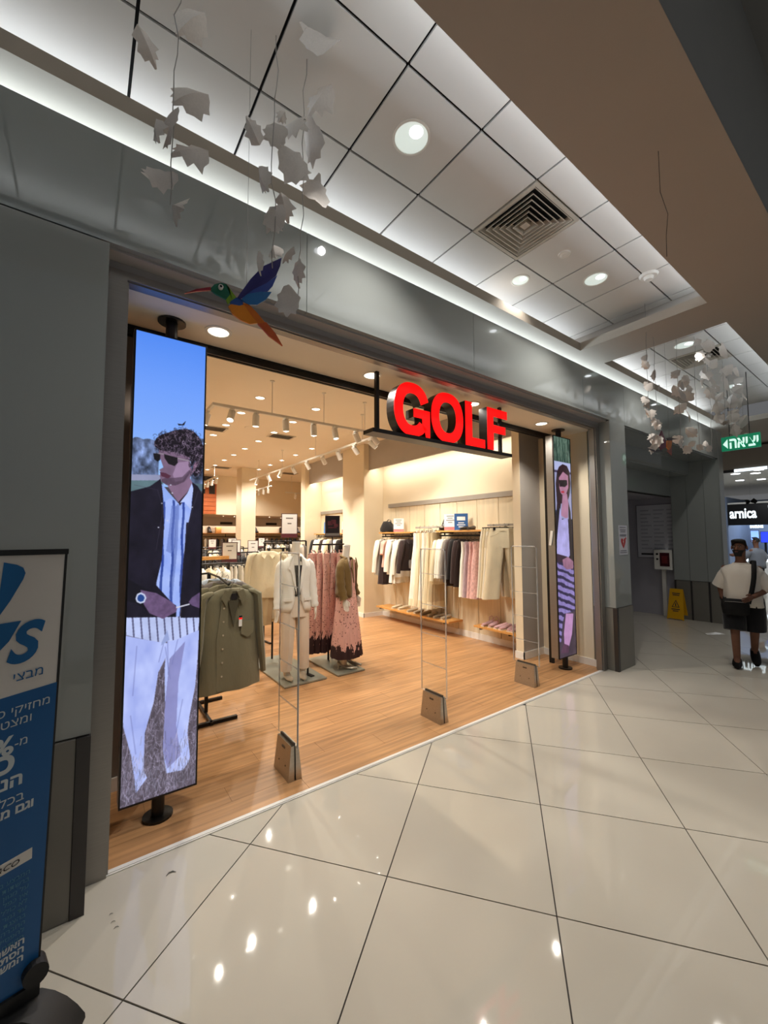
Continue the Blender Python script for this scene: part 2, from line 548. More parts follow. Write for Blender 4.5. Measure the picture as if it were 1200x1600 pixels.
MB().box(10.10, 2.455, .8, 10.38, 2.475, 3.80).build('glass_panel', m_glass, fp)
MB().box(10.10, 2.455, .003, 10.38, 2.475, .79).build('base_panel', m_base, fp)
# ---------------------------------------------------------------- mall ceiling fittings
m_lampcool = M('lamp_cool', (255, 255, 255), rough=0.4, emit=(246, 250, 255), es=5.0)
m_bowl = M('lamp_bowl', (225, 235, 230), rough=0.25, emit=(226, 240, 233), es=0.6)
m_lampwarm = M('lamp_warm', (255, 250, 240), rough=0.4, emit=(255, 246, 228), es=2.4)
m_core = M('lamp_core', (255, 255, 250), rough=0.4, emit=(255, 248, 236), es=60.0)
m_vent = M('vent_metal', (196, 187, 172), rough=0.45, var=0.03)
m_ventdark = M('vent_dark', (28, 27, 27), rough=0.8, var=0.1)

def diffuser(cx, cy, z, label):
    t = thing('air_diffuser', label, 'air vent', (cx, cy, z))
    o = (cx, cy, z)
    MB(o).box(cx - .29, cy - .29, z + .10, cx + .29, cy + .29, z + .12).build('backing', m_ventdark, t)
    fr = MB(o)
    for s in (-1, 1):
        fr.box(cx - .295, cy + s * .295, z, cx + .295, cy + s * .268, z + .03)
        fr.box(cx + s * .295, cy - .268, z, cx + s * .268, cy + .268, z + .03)
    fr.build('frame', m_vent, t)
    for k in range(6):
        a = .262 - k * .038
        b = a - .030
        v = MB(o)
        h0, h1, th = z + .004 - k * .002, z + .052, .004
        q = [(a, h0), (b, h1), (b - .004, h1), (a - .007, h0)]
        rs = []
        for sx, sy in ((-1, -1), (1, -1), (1, 1), (-1, 1)):
            rs.append([(cx + sx * e, cy + sy * e, zz) for e, zz in q])
        rs.append(rs[0])
        v.rings(rs, caps=False)
        v.build('vane', m_vent, t)
    MB(o).box(cx - .03, cy - .03, z, cx + .03, cy + .03, z + .05).build('core', m_vent, t)
    return t
diffuser(2.825, 1.853, 4.262, 'square ceiling air vent with nested slanted vanes above the red shop sign')
diffuser(7.025, 1.853, 4.262, 'square ceiling air vent in the farther ceiling recess behind hanging leaves')

def spot(name, loc, target, power, color, ang=90, blend=.6, r=.05):
    l = bpy.data.lights.new(name, 'SPOT')
    l.energy, l.color, l.spot_size, l.spot_blend, l.shadow_soft_size = power, color, R(ang), blend, r
    o = bpy.data.objects.new(name, l)
    COL.objects.link(o)
    o.location = loc
    d = Vector(target) - Vector(loc)
    o.rotation_euler = d.to_track_quat('-Z', 'Y').to_euler()
    return o

MALL_POWER = 85
def mall_downlight(x, y, z, label, r=.10, power=None):
    t = thing('ceiling_downlight', label, 'ceiling light', (x, y, z))
    o = (x, y, z)
    rs = []
    for rr, zz in ((r + .016, z), (r + .016, z - .004), (r + .002, z - .006), (r, z - .001)):
        rs.append([(x + rr * math.cos(a), y + rr * math.sin(a), zz) for a in [2 * PI * k / 28 for k in range(28)]])
    MB(o).rings(rs, caps=False).build('trim_ring', m_white, t)
    MB(o).cyl((x, y, z), (x, y, z - .002), r, n=28).build('reflector', m_bowl, t)
    MB(o).cyl((x, y - r * .45, z - .002), (x, y - r * .45, z - .007), r * .42, r * .3, n=20).build('lamp', m_lampcool, t)
    spot('downlight_beam', (x, y, z - .03), (x, y, 0), MALL_POWER if power is None else power, (1.0, .96, .9), 120, .7, .03)
    return t
mall_downlight(1.60, 1.85, 4.27, 'lit round downlight in the large tile above the bird', .105)
mall_downlight(3.41, 2.31, 4.27, 'small bright downlight in the wall-side tile row beyond the air vent', .075, 25)
mall_downlight(4.00, 1.855, 4.27, 'round downlight in the middle tile row near the end of the recess', .10)
mall_downlight(6.37, 1.84, 4.27, 'round downlight at the near end of the farther ceiling recess', .11, 50)
mall_downlight(8.82, 1.886, 4.27, 'round downlight deeper in the farther recess beyond its air vent', .11, 40)

t = thing('smoke_detector', 'flat white round detector on a ceiling tile beside the air vent', 'detector', (3.41, 1.847, 4.27))
MB((3.41, 1.847, 4.27)).cyl((3.41, 1.847, 4.27), (3.41, 1.847, 4.262), .055, .05, n=20).build('base', m_white, t)
MB((3.41, 1.847, 4.27)).cyl((3.41, 1.847, 4.262), (3.41, 1.847, 4.256), .04, .025, n=20).build('cap', m_white, t)
t = thing('ceiling_speaker', 'round white fitting at the tile joint near the recess end', 'detector', (4.36, 1.52, 4.27))
MB((4.36, 1.52, 4.27)).cyl((4.36, 1.52, 4.27), (4.36, 1.52, 4.25), .085, .07, n=20).build('base', m_white, t)
MB((4.36, 1.52, 4.27)).cyl((4.36, 1.52, 4.25), (4.36, 1.52, 4.22), .045, .035, n=16).build('cap', m_white, t)

o = MB((2.606, .794, 3.86)).tube([(2.606, .83, 3.95), (2.604, .83, 3.70), (2.61, .80, 3.55), (2.60, .81, 3.42), (2.60, .812, 3.30)], .0016, n=5).build('hanging_wire', m_darkmetal)
tag(o, 'thin loose wire hanging from the bare plaster soffit', 'wire')
for x, y in ((2.30, .74), (3.93, 1.02)):
    pass

# ---------------------------------------------------------------- exit sign, hung across the mall
m_green = M('exit_green', (8, 132, 92), rough=0.35, emit=(6, 128, 88), es=0.55)
m_exitwhite = M('exit_white', (225, 255, 245), rough=0.4, emit=(214, 250, 238), es=0.9)
EX = 8.2
t = thing('exit_sign', 'green hanging exit sign with white Hebrew lettering and arrow', 'sign', (EX, 1.71, 3.07))
o = (EX, 1.71, 3.07)
MB(o).box(EX, 1.475, 3.07, EX + .03, 1.945, 3.295).build('panel', m_green, t)
for yy in (1.60, 1.84):
    MB(o).cyl((EX + .015, yy, 3.29), (EX + .015, yy, 4.27), .006, n=8).build('hanger_rod', m_darkmetal, t)
tx = text_mb(MB(o), 'יציאה'[::-1], (EX - .002, 1.850, 3.105), (0, -1, 0), (0, 0, 1), .235, bold=.03, depth=.002, width=.345)
tx.build('lettering', m_exitwhite, t)
MB(o).prism([(1.925, 3.18), (1.865, 3.255), (1.865, 3.105)], lambda a, b: (EX - .003, a, b), (.003, 0, 0)).build('arrow', m_exitwhite, t)

# ---------------------------------------------------------------- paper leaf garlands and painted birds
m_leaf = M('paper_leaf', (222, 214, 206), rough=0.75, spec=0.2, var=0.05, vscale=20, rand=0.10)
m_vine = M('vine_thread', (150, 146, 140), rough=0.7, var=0.1)
BIRD = {'beak': [(0.321, 2.795), (0.367, 2.832), (0.428, 2.865), (0.433, 2.852), (0.374, 2.825)], 'head': [(0.429, 2.86), (0.445, 2.883), (0.472, 2.901), (0.496, 2.904), (0.51, 2.89), (0.513, 2.858), (0.497, 2.83), (0.476, 2.833), (0.452, 2.839), (0.432, 2.849)], 'neck': [(0.496, 2.904), (0.517, 2.882), (0.543, 2.855), (0.525, 2.832), (0.505, 2.81), (0.497, 2.83), (0.513, 2.858), (0.51, 2.89)], 'chest': [(0.515, 2.825), (0.543, 2.855), (0.564, 2.854), (0.579, 2.836), (0.558, 2.819), (0.519, 2.813)], 'belly': [(0.508, 2.8), (0.519, 2.813), (0.558, 2.819), (0.587, 2.838), (0.624, 2.821), (0.646, 2.762), (0.61, 2.747), (0.566, 2.752), (0.527, 2.769)], 'back': [(0.572, 2.837), (0.601, 2.84), (0.643, 2.811), (0.686, 2.771), (0.655, 2.753), (0.646, 2.762), (0.617, 2.787)], 'tail': [(0.646, 2.758), (0.686, 2.779), (0.734, 2.738), (0.773, 2.684), (0.703, 2.713), (0.671, 2.739)], 'upper_wing': [(0.546, 2.855), (0.607, 2.969), (0.666, 3.056), (0.761, 3.14), (0.754, 3.092), (0.734, 3.035), (0.683, 2.975), (0.608, 2.9), (0.561, 2.852)], 'middle_wing': [(0.561, 2.852), (0.622, 2.921), (0.683, 2.975), (0.74, 3.039), (0.715, 2.971), (0.692, 2.937), (0.638, 2.911)], 'lower_wing': [(0.564, 2.85), (0.593, 2.887), (0.653, 2.92), (0.711, 2.94), (0.684, 2.892), (0.639, 2.849), (0.601, 2.837)]}
BIRD_FAR = {'upper_wing': [(5.193, 2.906), (5.289, 2.808), (5.291, 2.729), (5.146, 2.679), (5.085, 2.749), (5.104, 2.814)], 'lower_wing': [(4.774, 2.654), (4.954, 2.655), (5.146, 2.679), (5.184, 2.668), (4.952, 2.636)], 'head': [(5.316, 2.836), (5.41, 2.861), (5.516, 2.865), (5.469, 2.834), (5.363, 2.816)], 'beak': [(5.494, 2.862), (5.692, 2.88), (5.492, 2.845)], 'belly': [(5.321, 2.81), (5.469, 2.83), (5.448, 2.765), (5.369, 2.699), (5.303, 2.73)], 'tail': [(5.37, 2.707), (5.447, 2.757), (5.438, 2.654), (5.307, 2.691)]}
LEAVES_NEAR = [(0.303, 1.8, 3.977, 0.178), (0.144, 1.8, 3.727, 0.125), (0.314, 1.8, 3.637, 0.199), (0.18, 1.8, 3.389, 0.118), (0.225, 1.8, 3.475, 0.106), (0.313, 1.8, 3.38, 0.191), (0.224, 1.8, 3.392, 0.106), (0.202, 1.8, 3.192, 0.144), (0.255, 1.8, 3.099, 0.154)]
LEAVES_BIRD = [(0.866, 1.686, 4.2, 0.223), (0.947, 1.85, 4.101, 0.208), (0.589, 1.85, 3.691, 0.13), (0.705, 1.85, 3.74, 0.134), (0.799, 1.85, 3.855, 0.191), (0.806, 1.85, 3.625, 0.191), (0.894, 1.85, 3.811, 0.203), (0.928, 1.85, 3.548, 0.21), (0.633, 1.85, 3.468, 0.137), (0.701, 1.85, 3.302, 0.145), (0.758, 1.85, 3.379, 0.129), (0.74, 1.85, 3.862, 0.084), (0.705, 1.85, 3.135, 0.113), (0.622, 1.85, 3.033, 0.104), (0.769, 1.85, 3.143, 0.096), (0.824, 1.85, 3.06, 0.13), (0.78, 1.85, 2.894, 0.147), (0.707, 1.85, 3.275, 0.107)]
LEAVES_FAR = [(4.817, 1.75, 3.569, 0.09), (5.089, 1.75, 3.519, 0.093), (4.866, 1.75, 3.359, 0.075), (4.882, 1.75, 3.17, 0.113), (4.853, 1.75, 3.065, 0.105), (5.066, 1.75, 2.979, 0.123), (5.042, 1.75, 2.774, 0.122), (4.937, 1.75, 2.668, 0.09), (5.75, 1.75, 3.488, 0.126), (6.079, 1.75, 3.488, 0.131), (6.061, 1.75, 3.708, 0.105), (5.791, 1.75, 3.281, 0.127), (6.118, 1.75, 3.245, 0.14), (6.112, 1.75, 3.03, 0.131), (5.801, 1.75, 2.846, 0.118), (5.98, 1.75, 2.784, 0.094), (5.732, 1.75, 3.691, 0.101), (6.477, 1.705, 4.1, 0.128), (6.188, 1.533, 4.1, 0.147), (6.75, 1.689, 4.1, 0.113), (6.808, 1.75, 3.941, 0.134), (7.258, 1.75, 3.937, 0.15), (7.038, 1.75, 3.727, 0.156), (6.943, 1.686, 4.1, 0.115), (7.42, 1.75, 3.766, 0.142), (7.323, 1.75, 3.582, 0.151), (7.637, 1.75, 3.494, 0.124), (8.002, 1.75, 3.559, 0.161), (8.584, 1.75, 3.58, 0.181), (8.046, 1.75, 3.786, 0.162), (8.021, 1.75, 3.847, 0.129), (8.11, 1.75, 3.358, 0.151), (6.556, 1.45, 4.1, 0.16), (7.332, 1.634, 4.1, 0.169), (7.534, 1.548, 4.1, 0.15), (7.919, 1.75, 4.066, 0.171), (8.417, 1.716, 4.1, 0.19), (8.605, 1.75, 3.873, 0.159), (8.864, 1.75, 3.334, 0.162), (6.002, 1.601, 4.1, 0.085), (6.14, 1.75, 2.883, 0.07), (6.448, 1.75, 2.879, 0.073), (6.843, 1.75, 2.911, 0.085)]


def leaf_mesh(seed):
    r = random.Random(seed)
    half = [(0, -.50), (.16, -.40), (.34, -.30), (.30, -.12), (.46, .06), (.28, .12), (.30, .30), (.14, .30), (.05, .52)] if seed % 3 == 2 else [(0, -.52), (.15, -.46), (.27, -.30), (.40, -.22), (.37, -.05), (.44, .12), (.33, .24), (.27, .38), (.12, .37), (.03, .56)]
    fold = r.uniform(.15, .6)
    bend = r.uniform(-.6, .6)
    vs, fs = [], []
    nn = len(half)
    for s in (-1, 1):
        for (x, z) in half:
            xx = x * s * r.uniform(.8, 1.15)
            vs.append((xx * math.cos(fold), abs(xx) * math.sin(fold) + bend * z * z + r.uniform(-.03, .03), z))
    for (x, z) in half:
        vs.append((0, bend * z * z - .01, z))
    for i in range(nn - 1):
        fs.append((2 * nn + i, i, i + 1, 2 * nn + i + 1))
        fs.append((2 * nn + i, 2 * nn + i + 1, nn + i + 1, nn + i))
    mb = MB()
    mb.add(vs, fs)
    return mb.mesh('leaf', m_leaf, True)
LEAF = [leaf_mesh(k) for k in range(9)]

def garland(label, pts, xyt, ztop, seed, extra=0, size=1.0):
    r = random.Random(seed)
    pts = list(pts)
    for k in range(extra):
        b = pts[k % len(pts)]
        pts.append((b[0] + r.uniform(-.07, .07), b[1] + r.uniform(-.06, .06), b[2] + r.uniform(-.16, .16), b[3] * r.uniform(.6, .9)))
    x0, y0 = xyt
    t = thing('leaf_garland', label, 'garland', (x0, y0, ztop), 0, 'paper leaf garlands hanging from the mall ceiling')
    zb = min(p[2] for p in pts)
    n = 14
    line = []
    for k in range(n + 1):
        z = ztop + (zb - ztop) * k / n
        near = [p for p in pts if abs(p[2] - z) < .25]
        cx = sum(p[0] for p in near) / len(near) if near else x0
        wgt = .35 if near else 0
        line.append((x0 * (1 - wgt) + cx * wgt + r.uniform(-.006, .006), y0 + r.uniform(-.006, .006), z))
    MB((x0, y0, ztop)).tube(line, .0022, n=5).build('vine', m_vine, t)
    for (x, y, z, s) in pts:
        o = bpy.data.objects.new('leaf', LEAF[r.randrange(9)])
        COL.objects.link(o)
        o.parent = t
        o.location = (x - x0, y - y0, z - ztop)
        sc = s * size
        o.scale = (sc, sc, sc)
        o.rotation_euler = (r.uniform(-.5, .5), r.uniform(-1.0, 1.0) + (PI if r.random() < .75 else 0), r.uniform(-1.1, .7) + (YAW * -1))
        # stalk back to the vine
    return t
garland('grey paper leaf garland hanging at the upper left of the shopfront', LEAVES_NEAR, (.245, 1.80), 4.27, 3)
la = [p for p in LEAVES_BIRD if p[0] < .78]
lb = [p for p in LEAVES_BIRD if p[0] >= .78]
garland('paper leaf garland hanging directly above the blue winged bird', la, (.70, 1.85), 4.27, 5)
garland('paper leaf garland just right of the one over the blue winged bird', lb, (.85, 1.85), 4.27, 6)
fl_ = sorted(LEAVES_FAR)
groups = [[p for p in fl_ if a <= p[0] < b] for a, b in ((4, 4.95), (4.95, 5.5), (5.5, 5.95), (5.95, 6.7), (6.7, 7.15), (7.15, 7.6), (7.6, 8.2), (8.2, 9))]
names = ['of dark curled leaves nearest in the far cluster', 'with the red and orange bird on it', 'thin and loose, just beyond the red winged bird',
         'sparse and long beside the far downlight', 'in front of the far air vent', 'dense with leaves before the far air vent',
         'with many large leaves, just short of the exit sign', 'covering part of the green exit sign']
for k, (gp, nm) in enumerate(zip(groups, names)):
    if not gp: continue
    mx_ = sum(p[0] for p in gp) / len(gp)
    my_ = sum(p[1] for p in gp) / len(gp)
    garland('far paper leaf garland ' + nm, gp, (mx_, my_), 4.27, 20 + k, 4, 1.3)

BC = dict(beak=(140, 26, 44), head=(12, 98, 72), neck=(118, 158, 36), chest=(36, 78, 150), belly=(226, 132, 14), back=(206, 104, 12), tail=(196, 82, 22),
          upper_wing=(36, 34, 104), middle_wing=(40, 66, 146), lower_wing=(24, 98, 158))
def bird(label, data, y, colors, eye=None, ztop=4.27, dy=None):
    cx = sum(p[0] for p in data['belly']) / len(data['belly'])
    cz = sum(p[1] for p in data['belly']) / len(data['belly'])
    t = thing('bird_ornament', label, 'bird ornament', (cx, y, cz))
    o = (cx, y, cz)
    k = 0
    for nm, poly in data.items():
        m = M('bird_' + nm, colors[nm], rough=0.35, spec=0.4, var=0.10, vscale=14)
        yy = y - .0012 * k
        MB(o).prism(poly, lambda a, b: (a, yy, b), (0, .009, 0)).build(nm, m, t)
        k += 1
    if eye:
        e = MB(o).cyl((eye[0], y - .016, eye[1]), (eye[0], y, eye[1]), .0105, n=16).build('eye', m_white, t)
        MB(o).cyl((eye[0] - .001, y - .018, eye[1]), (eye[0] - .001, y - .015, eye[1]), .0055, n=14).build('pupil', m_black, e)
    MB(o).cyl((cx + .02, y + .004, cz + .02), (cx + .02, y + .004, ztop), .0010, n=4).build('thread', m_vine, t)
    return t
bird('painted hummingbird cut-out with blue wing, orange belly and red beak', BIRD, 1.9, BC, (.470, 2.875))
BC2 = dict(beak=(60, 30, 34), head=(60, 34, 40), belly=(214, 122, 26), tail=(150, 70, 60), upper_wing=(112, 22, 60), lower_wing=(40, 24, 36))
bird('small far hummingbird cut-out with crimson wing and orange belly', BIRD_FAR, 1.75, BC2)

# ---------------------------------------------------------------- roll-up banner at the left edge
m_bwhite = M('banner_white', (214, 208, 200), rough=0.45, var=0.01)
m_bblue = M('banner_blue', (0, 84, 142), rough=0.45, var=0.02)
m_bdark = M('banner_logo_blue', (0, 92, 148), rough=0.45, var=0.05, vscale=3)
m_bpale = M('banner_pale_print', (196, 204, 206), rough=0.5, var=0.02)
m_plastic = M('black_plastic', (18, 18, 19), rough=0.6, var=0.08)
PB = Vector((-.10, 1.95, 0))
bu = Vector((.978, .21, 0)).normalized()
bn = Vector((.21, -.978, 0)).normalized()
bz = Vector((.019, 0, 1))
def bp(s, z, d=0.0):
    return PB + bu * s + bz * (z - .16) + Vector((0, 0, .16)) + bn * d
t = thing('rollup_banner', 'white and blue roll-up banner with Hebrew print on a black foot', 'banner', tuple(PB))
o = tuple(PB)
def slab(name, s0, z0, s1, z1, d0, d1, m, parent=t):
    mb = MB(o)
    mb.prism([(s0, z0), (s1, z0), (s1, z1), (s0, z1)], lambda a, b: bp(a, b, d1), bn * (d0 - d1))
    return mb.build(name, m, parent)
slab('panel', -.80, .17, .020, 1.665, -.012, 0, m_bwhite)
MB(o).prism([(-.80, .17), (.020, .17), (.020, 1.193), (-.80, 1.10)], lambda a, b: bp(a, b, .0012), bn * -.0012).build('blue_field', m_bblue, t)
slab('top_rail', -.805, 1.663, .028, 1.683, -.018, .006, m_plastic)
slab('edge_strip', .018, .17, .026, 1.665, -.014, .001, m_plastic)
slab('bottom_rail', -.80, .13, .028, .175, -.03, .012, m_plastic)
def bprint(name, polys, m, d=.002):
    mb = MB(o)
    for pol in polys:
        mb.prism(pol, lambda a, b: bp(a, b, d), bn * -.0008)
    return mb.build(name, m, t)
bprint('logo_stroke', [[(-.150, 1.64), (-.115, 1.630), (-.098, 1.619), (-.091, 1.600), (-.096, 1.578), (-.126, 1.506), (-.160, 1.44)]], m_bdark)
bprint('letter', [[(-.15, 1.430), (-.093, 1.433), (-.121, 1.367), (-.15, 1.33)]], m_bdark)
def btext(name, s, sr, zb, h, m, bold=0.0, shear=0.0, d=.002, cw=1.0):
    c = MB()
    text_mb(c, s, (0, 0, 0), (1, 0, 0), (0, 0, 1), h / .60, bold=bold, depth=.0006, shear=shear)
    xm = max(v[0] for v in c.v)
    mb = MB(o)
    k = .11
    mb.add([bp(sr + (v[0] - xm) * cw, zb + v[2] + k * (v[0] - xm) * cw, d - v[1]) for v in c.v], c.f)
    return mb.build(name, m, t)
btext('letter', 'S', -.026, 1.300, .112, m_bdark, bold=.035, shear=.25, cw=.9)
btext('lettering', 'מבצי'[::-1], -.023, 1.233, .026, m_bdark, bold=.0)
btext('lettering', 'מחזיקי כ'[::-1], .002, 1.124, .024, m_bpale)
btext('lettering', 'ומצט'[::-1], -.046, 1.078, .024, m_bpale)
btext('lettering', 'מ-'[::-1], -.053, 1.004, .023, m_bpale)
btext('lettering', '%', -.088, .985, .050, m_bpale, bold=.03)
btext('lettering', 'כ', -.083, .925, .058, m_bpale, bold=.035)
btext('lettering', 'הנ'[::-1], -.059, .872, .034, m_bpale, bold=.035)
btext('lettering', 'בכל'[::-1], -.051, .815, .025, m_bpale)
btext('lettering', 'וגם מ'[::-1], -.024, .780, .024, m_bpale, bold=.035)
bprint('white_label', [[(-.16, .575), (-.017, .600), (-.018, .637), (-.16, .612)]], m_bwhite)
btext('lettering', 'LF&CO', -.050, .602, .014, m_black, bold=.0, shear=.3, d=.003, cw=1.2)
small = ['המבצע בתוקף', 'ברשתות הקבו', 'על מגוון הפר', 'אין כפל מבצ', 'לא כולל גיפט', 'עד גמר המלא', 'בהצגת כרטיס', 'החברה רשאי', 'להפסיק בכל', 'הקודם מביני']
for k, s_ in enumerate(small):
    btext('lettering', s_[::-1], -.020 - .0006 * k, .553 - .0232 * k, .0125, m_bdark if False else m_bblue if False else M('banner_small_print', (70, 128, 160), rough=.5, var=.02) if k == 0 else MATS['banner_small_print'])
for k, s_ in enumerate(('האשראי', 'הסתקות ה', 'המשויכים')):
    btext('lettering', s_[::-1], -.022, .328 - .0275 * k, .018, m_bpale, bold=.03)
for sg in (1, -1):
    c0 = Vector((-.115 if sg > 0 else -.70, 1.945 if sg > 0 else 1.82, 0))
    path = [(-.04, .128), (0.0, .132), (.04, .128), (.08, .112), (.12, .085), (.155, .05), (.18, .016), (.182, 0.0)]
    inner = [(.150, 0.0), (.12, .040), (.08, .070), (.03, .086), (-.04, .088)]
    poly = [(a * sg, b) for a, b in path + inner]
    MB(o).prism(poly, lambda a, b: c0 + a * Vector((.90, -.43 * sg, 0)) + Vector((-.03, -.055, b)), (.045, .095, 0)).build('foot', m_plastic, t, True)
MB(o).cyl(bp(.012, .215, .03), bp(.012, .215, -.03), .036, n=20).build('end_cap', m_plastic, t)
# ---------------------------------------------------------------- red shop sign
m_red = M('sign_red', (255, 10, 8), rough=0.35, emit=(255, 6, 6), es=1.0)
m_signblack = M('sign_black', (26, 22, 20), rough=0.35, metal=0.3, var=0.1)
t = thing('shop_sign', 'big red lit GOLF letters on a black bar under the entrance ceiling', 'sign', (2.84, 2.78, 2.60))
o = (2.84, 2.78, 2.60)
MB(o).box(1.90, 2.715, 2.598, 3.775, 2.86, 2.632).build('bar', m_signblack, t)
for x in (2.012, 3.70):
    MB(o).box(x - .016, 2.80, 2.63, x + .016, 2.832, 3.165).build('hanger', m_signblack, t)
ZB, ZT = 2.638, 3.088
def ell(cx, cz, rx, rz, a0, a1, n):
    return [(cx + rx * math.copysign(abs(math.cos(a)) ** .86, math.cos(a)), cz + rz * math.copysign(abs(math.sin(a)) ** .9, math.sin(a))) for a in [a0 + (a1 - a0) * k / n for k in range(n + 1)]]
YF, YB = 2.722, 2.83
def letter(outer, inner=None):
    """outer / inner are equal-length loops (a ring) or a single polygon."""
    def mk(off, y0, y1, mb):
        f = lambda a, b: (a, y0, b)
        if inner is None:
            mb.prism(outer, f, (0, y1 - y0, 0))
        else:
            n = len(outer)
            q = [[(a, yy, b) for a, b in lp] for lp in (outer, inner) for yy in (y0, y1)]
            vs = q[0] + q[1] + q[2] + q[3]
            fs = []
            for i in range(n):
                j = (i + 1) % n
                fs += [(i, j, j + n, i + n), (j + 2 * n, i + 2 * n, i + 3 * n, j + 3 * n), (j, i, i + 2 * n, j + 2 * n), (i + n, j + n, j + 3 * n, i + 3 * n)]
            mb.add(vs, fs)
        return mb
    body = mk(0, YF, YB, MB(o)).build('letter', m_signblack, t)
    mk(0, YF - .005, YF - .0005, MB(o)).build('lit_face', m_red, body)
cz, rz = (ZB + ZT) / 2, (ZT - ZB) / 2
# G: open ring with a bar
gx, grx = 2.335, .207
wst = .098
def gpoly():
    a0, a1 = R(42), R(318)
    out = ell(gx, cz + .003, grx, rz + .018, a0, R(330), 30)
    inn = ell(gx, cz + .003, grx - wst, rz - .075, a0, R(318), 30)
    pts = out[:]
    # bottom right: spur and bar
    pts += [(gx + grx - .04, ZB + .052), (gx + grx - .028, ZB - .006), (gx + grx + .008, ZB - .006), (gx + grx + .008, cz + .022), (gx + .015, cz + .022), (gx + .015, cz - .062), (gx + grx - wst + .012, cz - .062)]
    pts += list(reversed(inn[:]))
    return pts
# the ring part of G is built as strips so that the faces stay clean
def strip_letter(out, inn, extra):
    def mk(y0, y1, mb):
        n = len(out)
        vs = [(a, y0, b) for a, b in out] + [(a, y0, b) for a, b in inn] + [(a, y1, b) for a, b in out] + [(a, y1, b) for a, b in inn]
        fs = []
        for i in range(n - 1):
            fs += [(i, i + 1, n + i + 1, n + i), (2 * n + i + 1, 2 * n + i, 3 * n + i, 3 * n + i + 1), (i + 1, i, 2 * n + i, 2 * n + i + 1), (n + i, n + i + 1, 3 * n + i + 1, 3 * n + i)]
        fs += [(0, n, 3 * n, 2 * n), (n - 1, 3 * n - 1, 4 * n - 1, 2 * n - 1)]
        mb.add(vs, fs)
        for pol in extra:
            mb.prism(pol, lambda a, b: (a, y0, b), (0, y1 - y0, 0))
        return mb
    body = mk(YF, YB, MB(o)).build('letter', m_signblack, t)
    mk(YF - .005, YF - .0005, MB(o)).build('lit_face', m_red, body)
strip_letter(ell(gx, cz + .003, grx, rz + .018, R(22), R(322), 36), ell(gx, cz + .003, grx - wst, rz - .078, R(20), R(318), 36),
             [[(gx + .015, cz + .018), (gx + .015, cz - .062), (gx + grx - wst + .01, cz - .062), (gx + grx - wst + .01, cz - .13), (gx + grx - .055, ZB + .045), (gx + grx - .045, ZB - .004), (gx + grx + .006, ZB - .004), (gx + grx + .006, cz + .018)]])
letter(ell(2.782, cz + .003, .215, rz + .018, 0, 2 * PI, 44)[:-1], ell(2.782, cz + .003, .115, rz - .075, 0, 2 * PI, 44)[:-1])
letter([(3.032, ZT), (3.130, ZT), (3.130, ZB + .088), (3.325, ZB + .088), (3.325, ZB), (3.032, ZB)])
letter([(3.368, ZT), (3.700, ZT), (3.700, ZT - .088), (3.466, ZT - .088), (3.466, ZT - .178), (3.668, ZT - .178), (3.668, ZT - .262), (3.466, ZT - .262), (3.466, ZB), (3.368, ZB)])

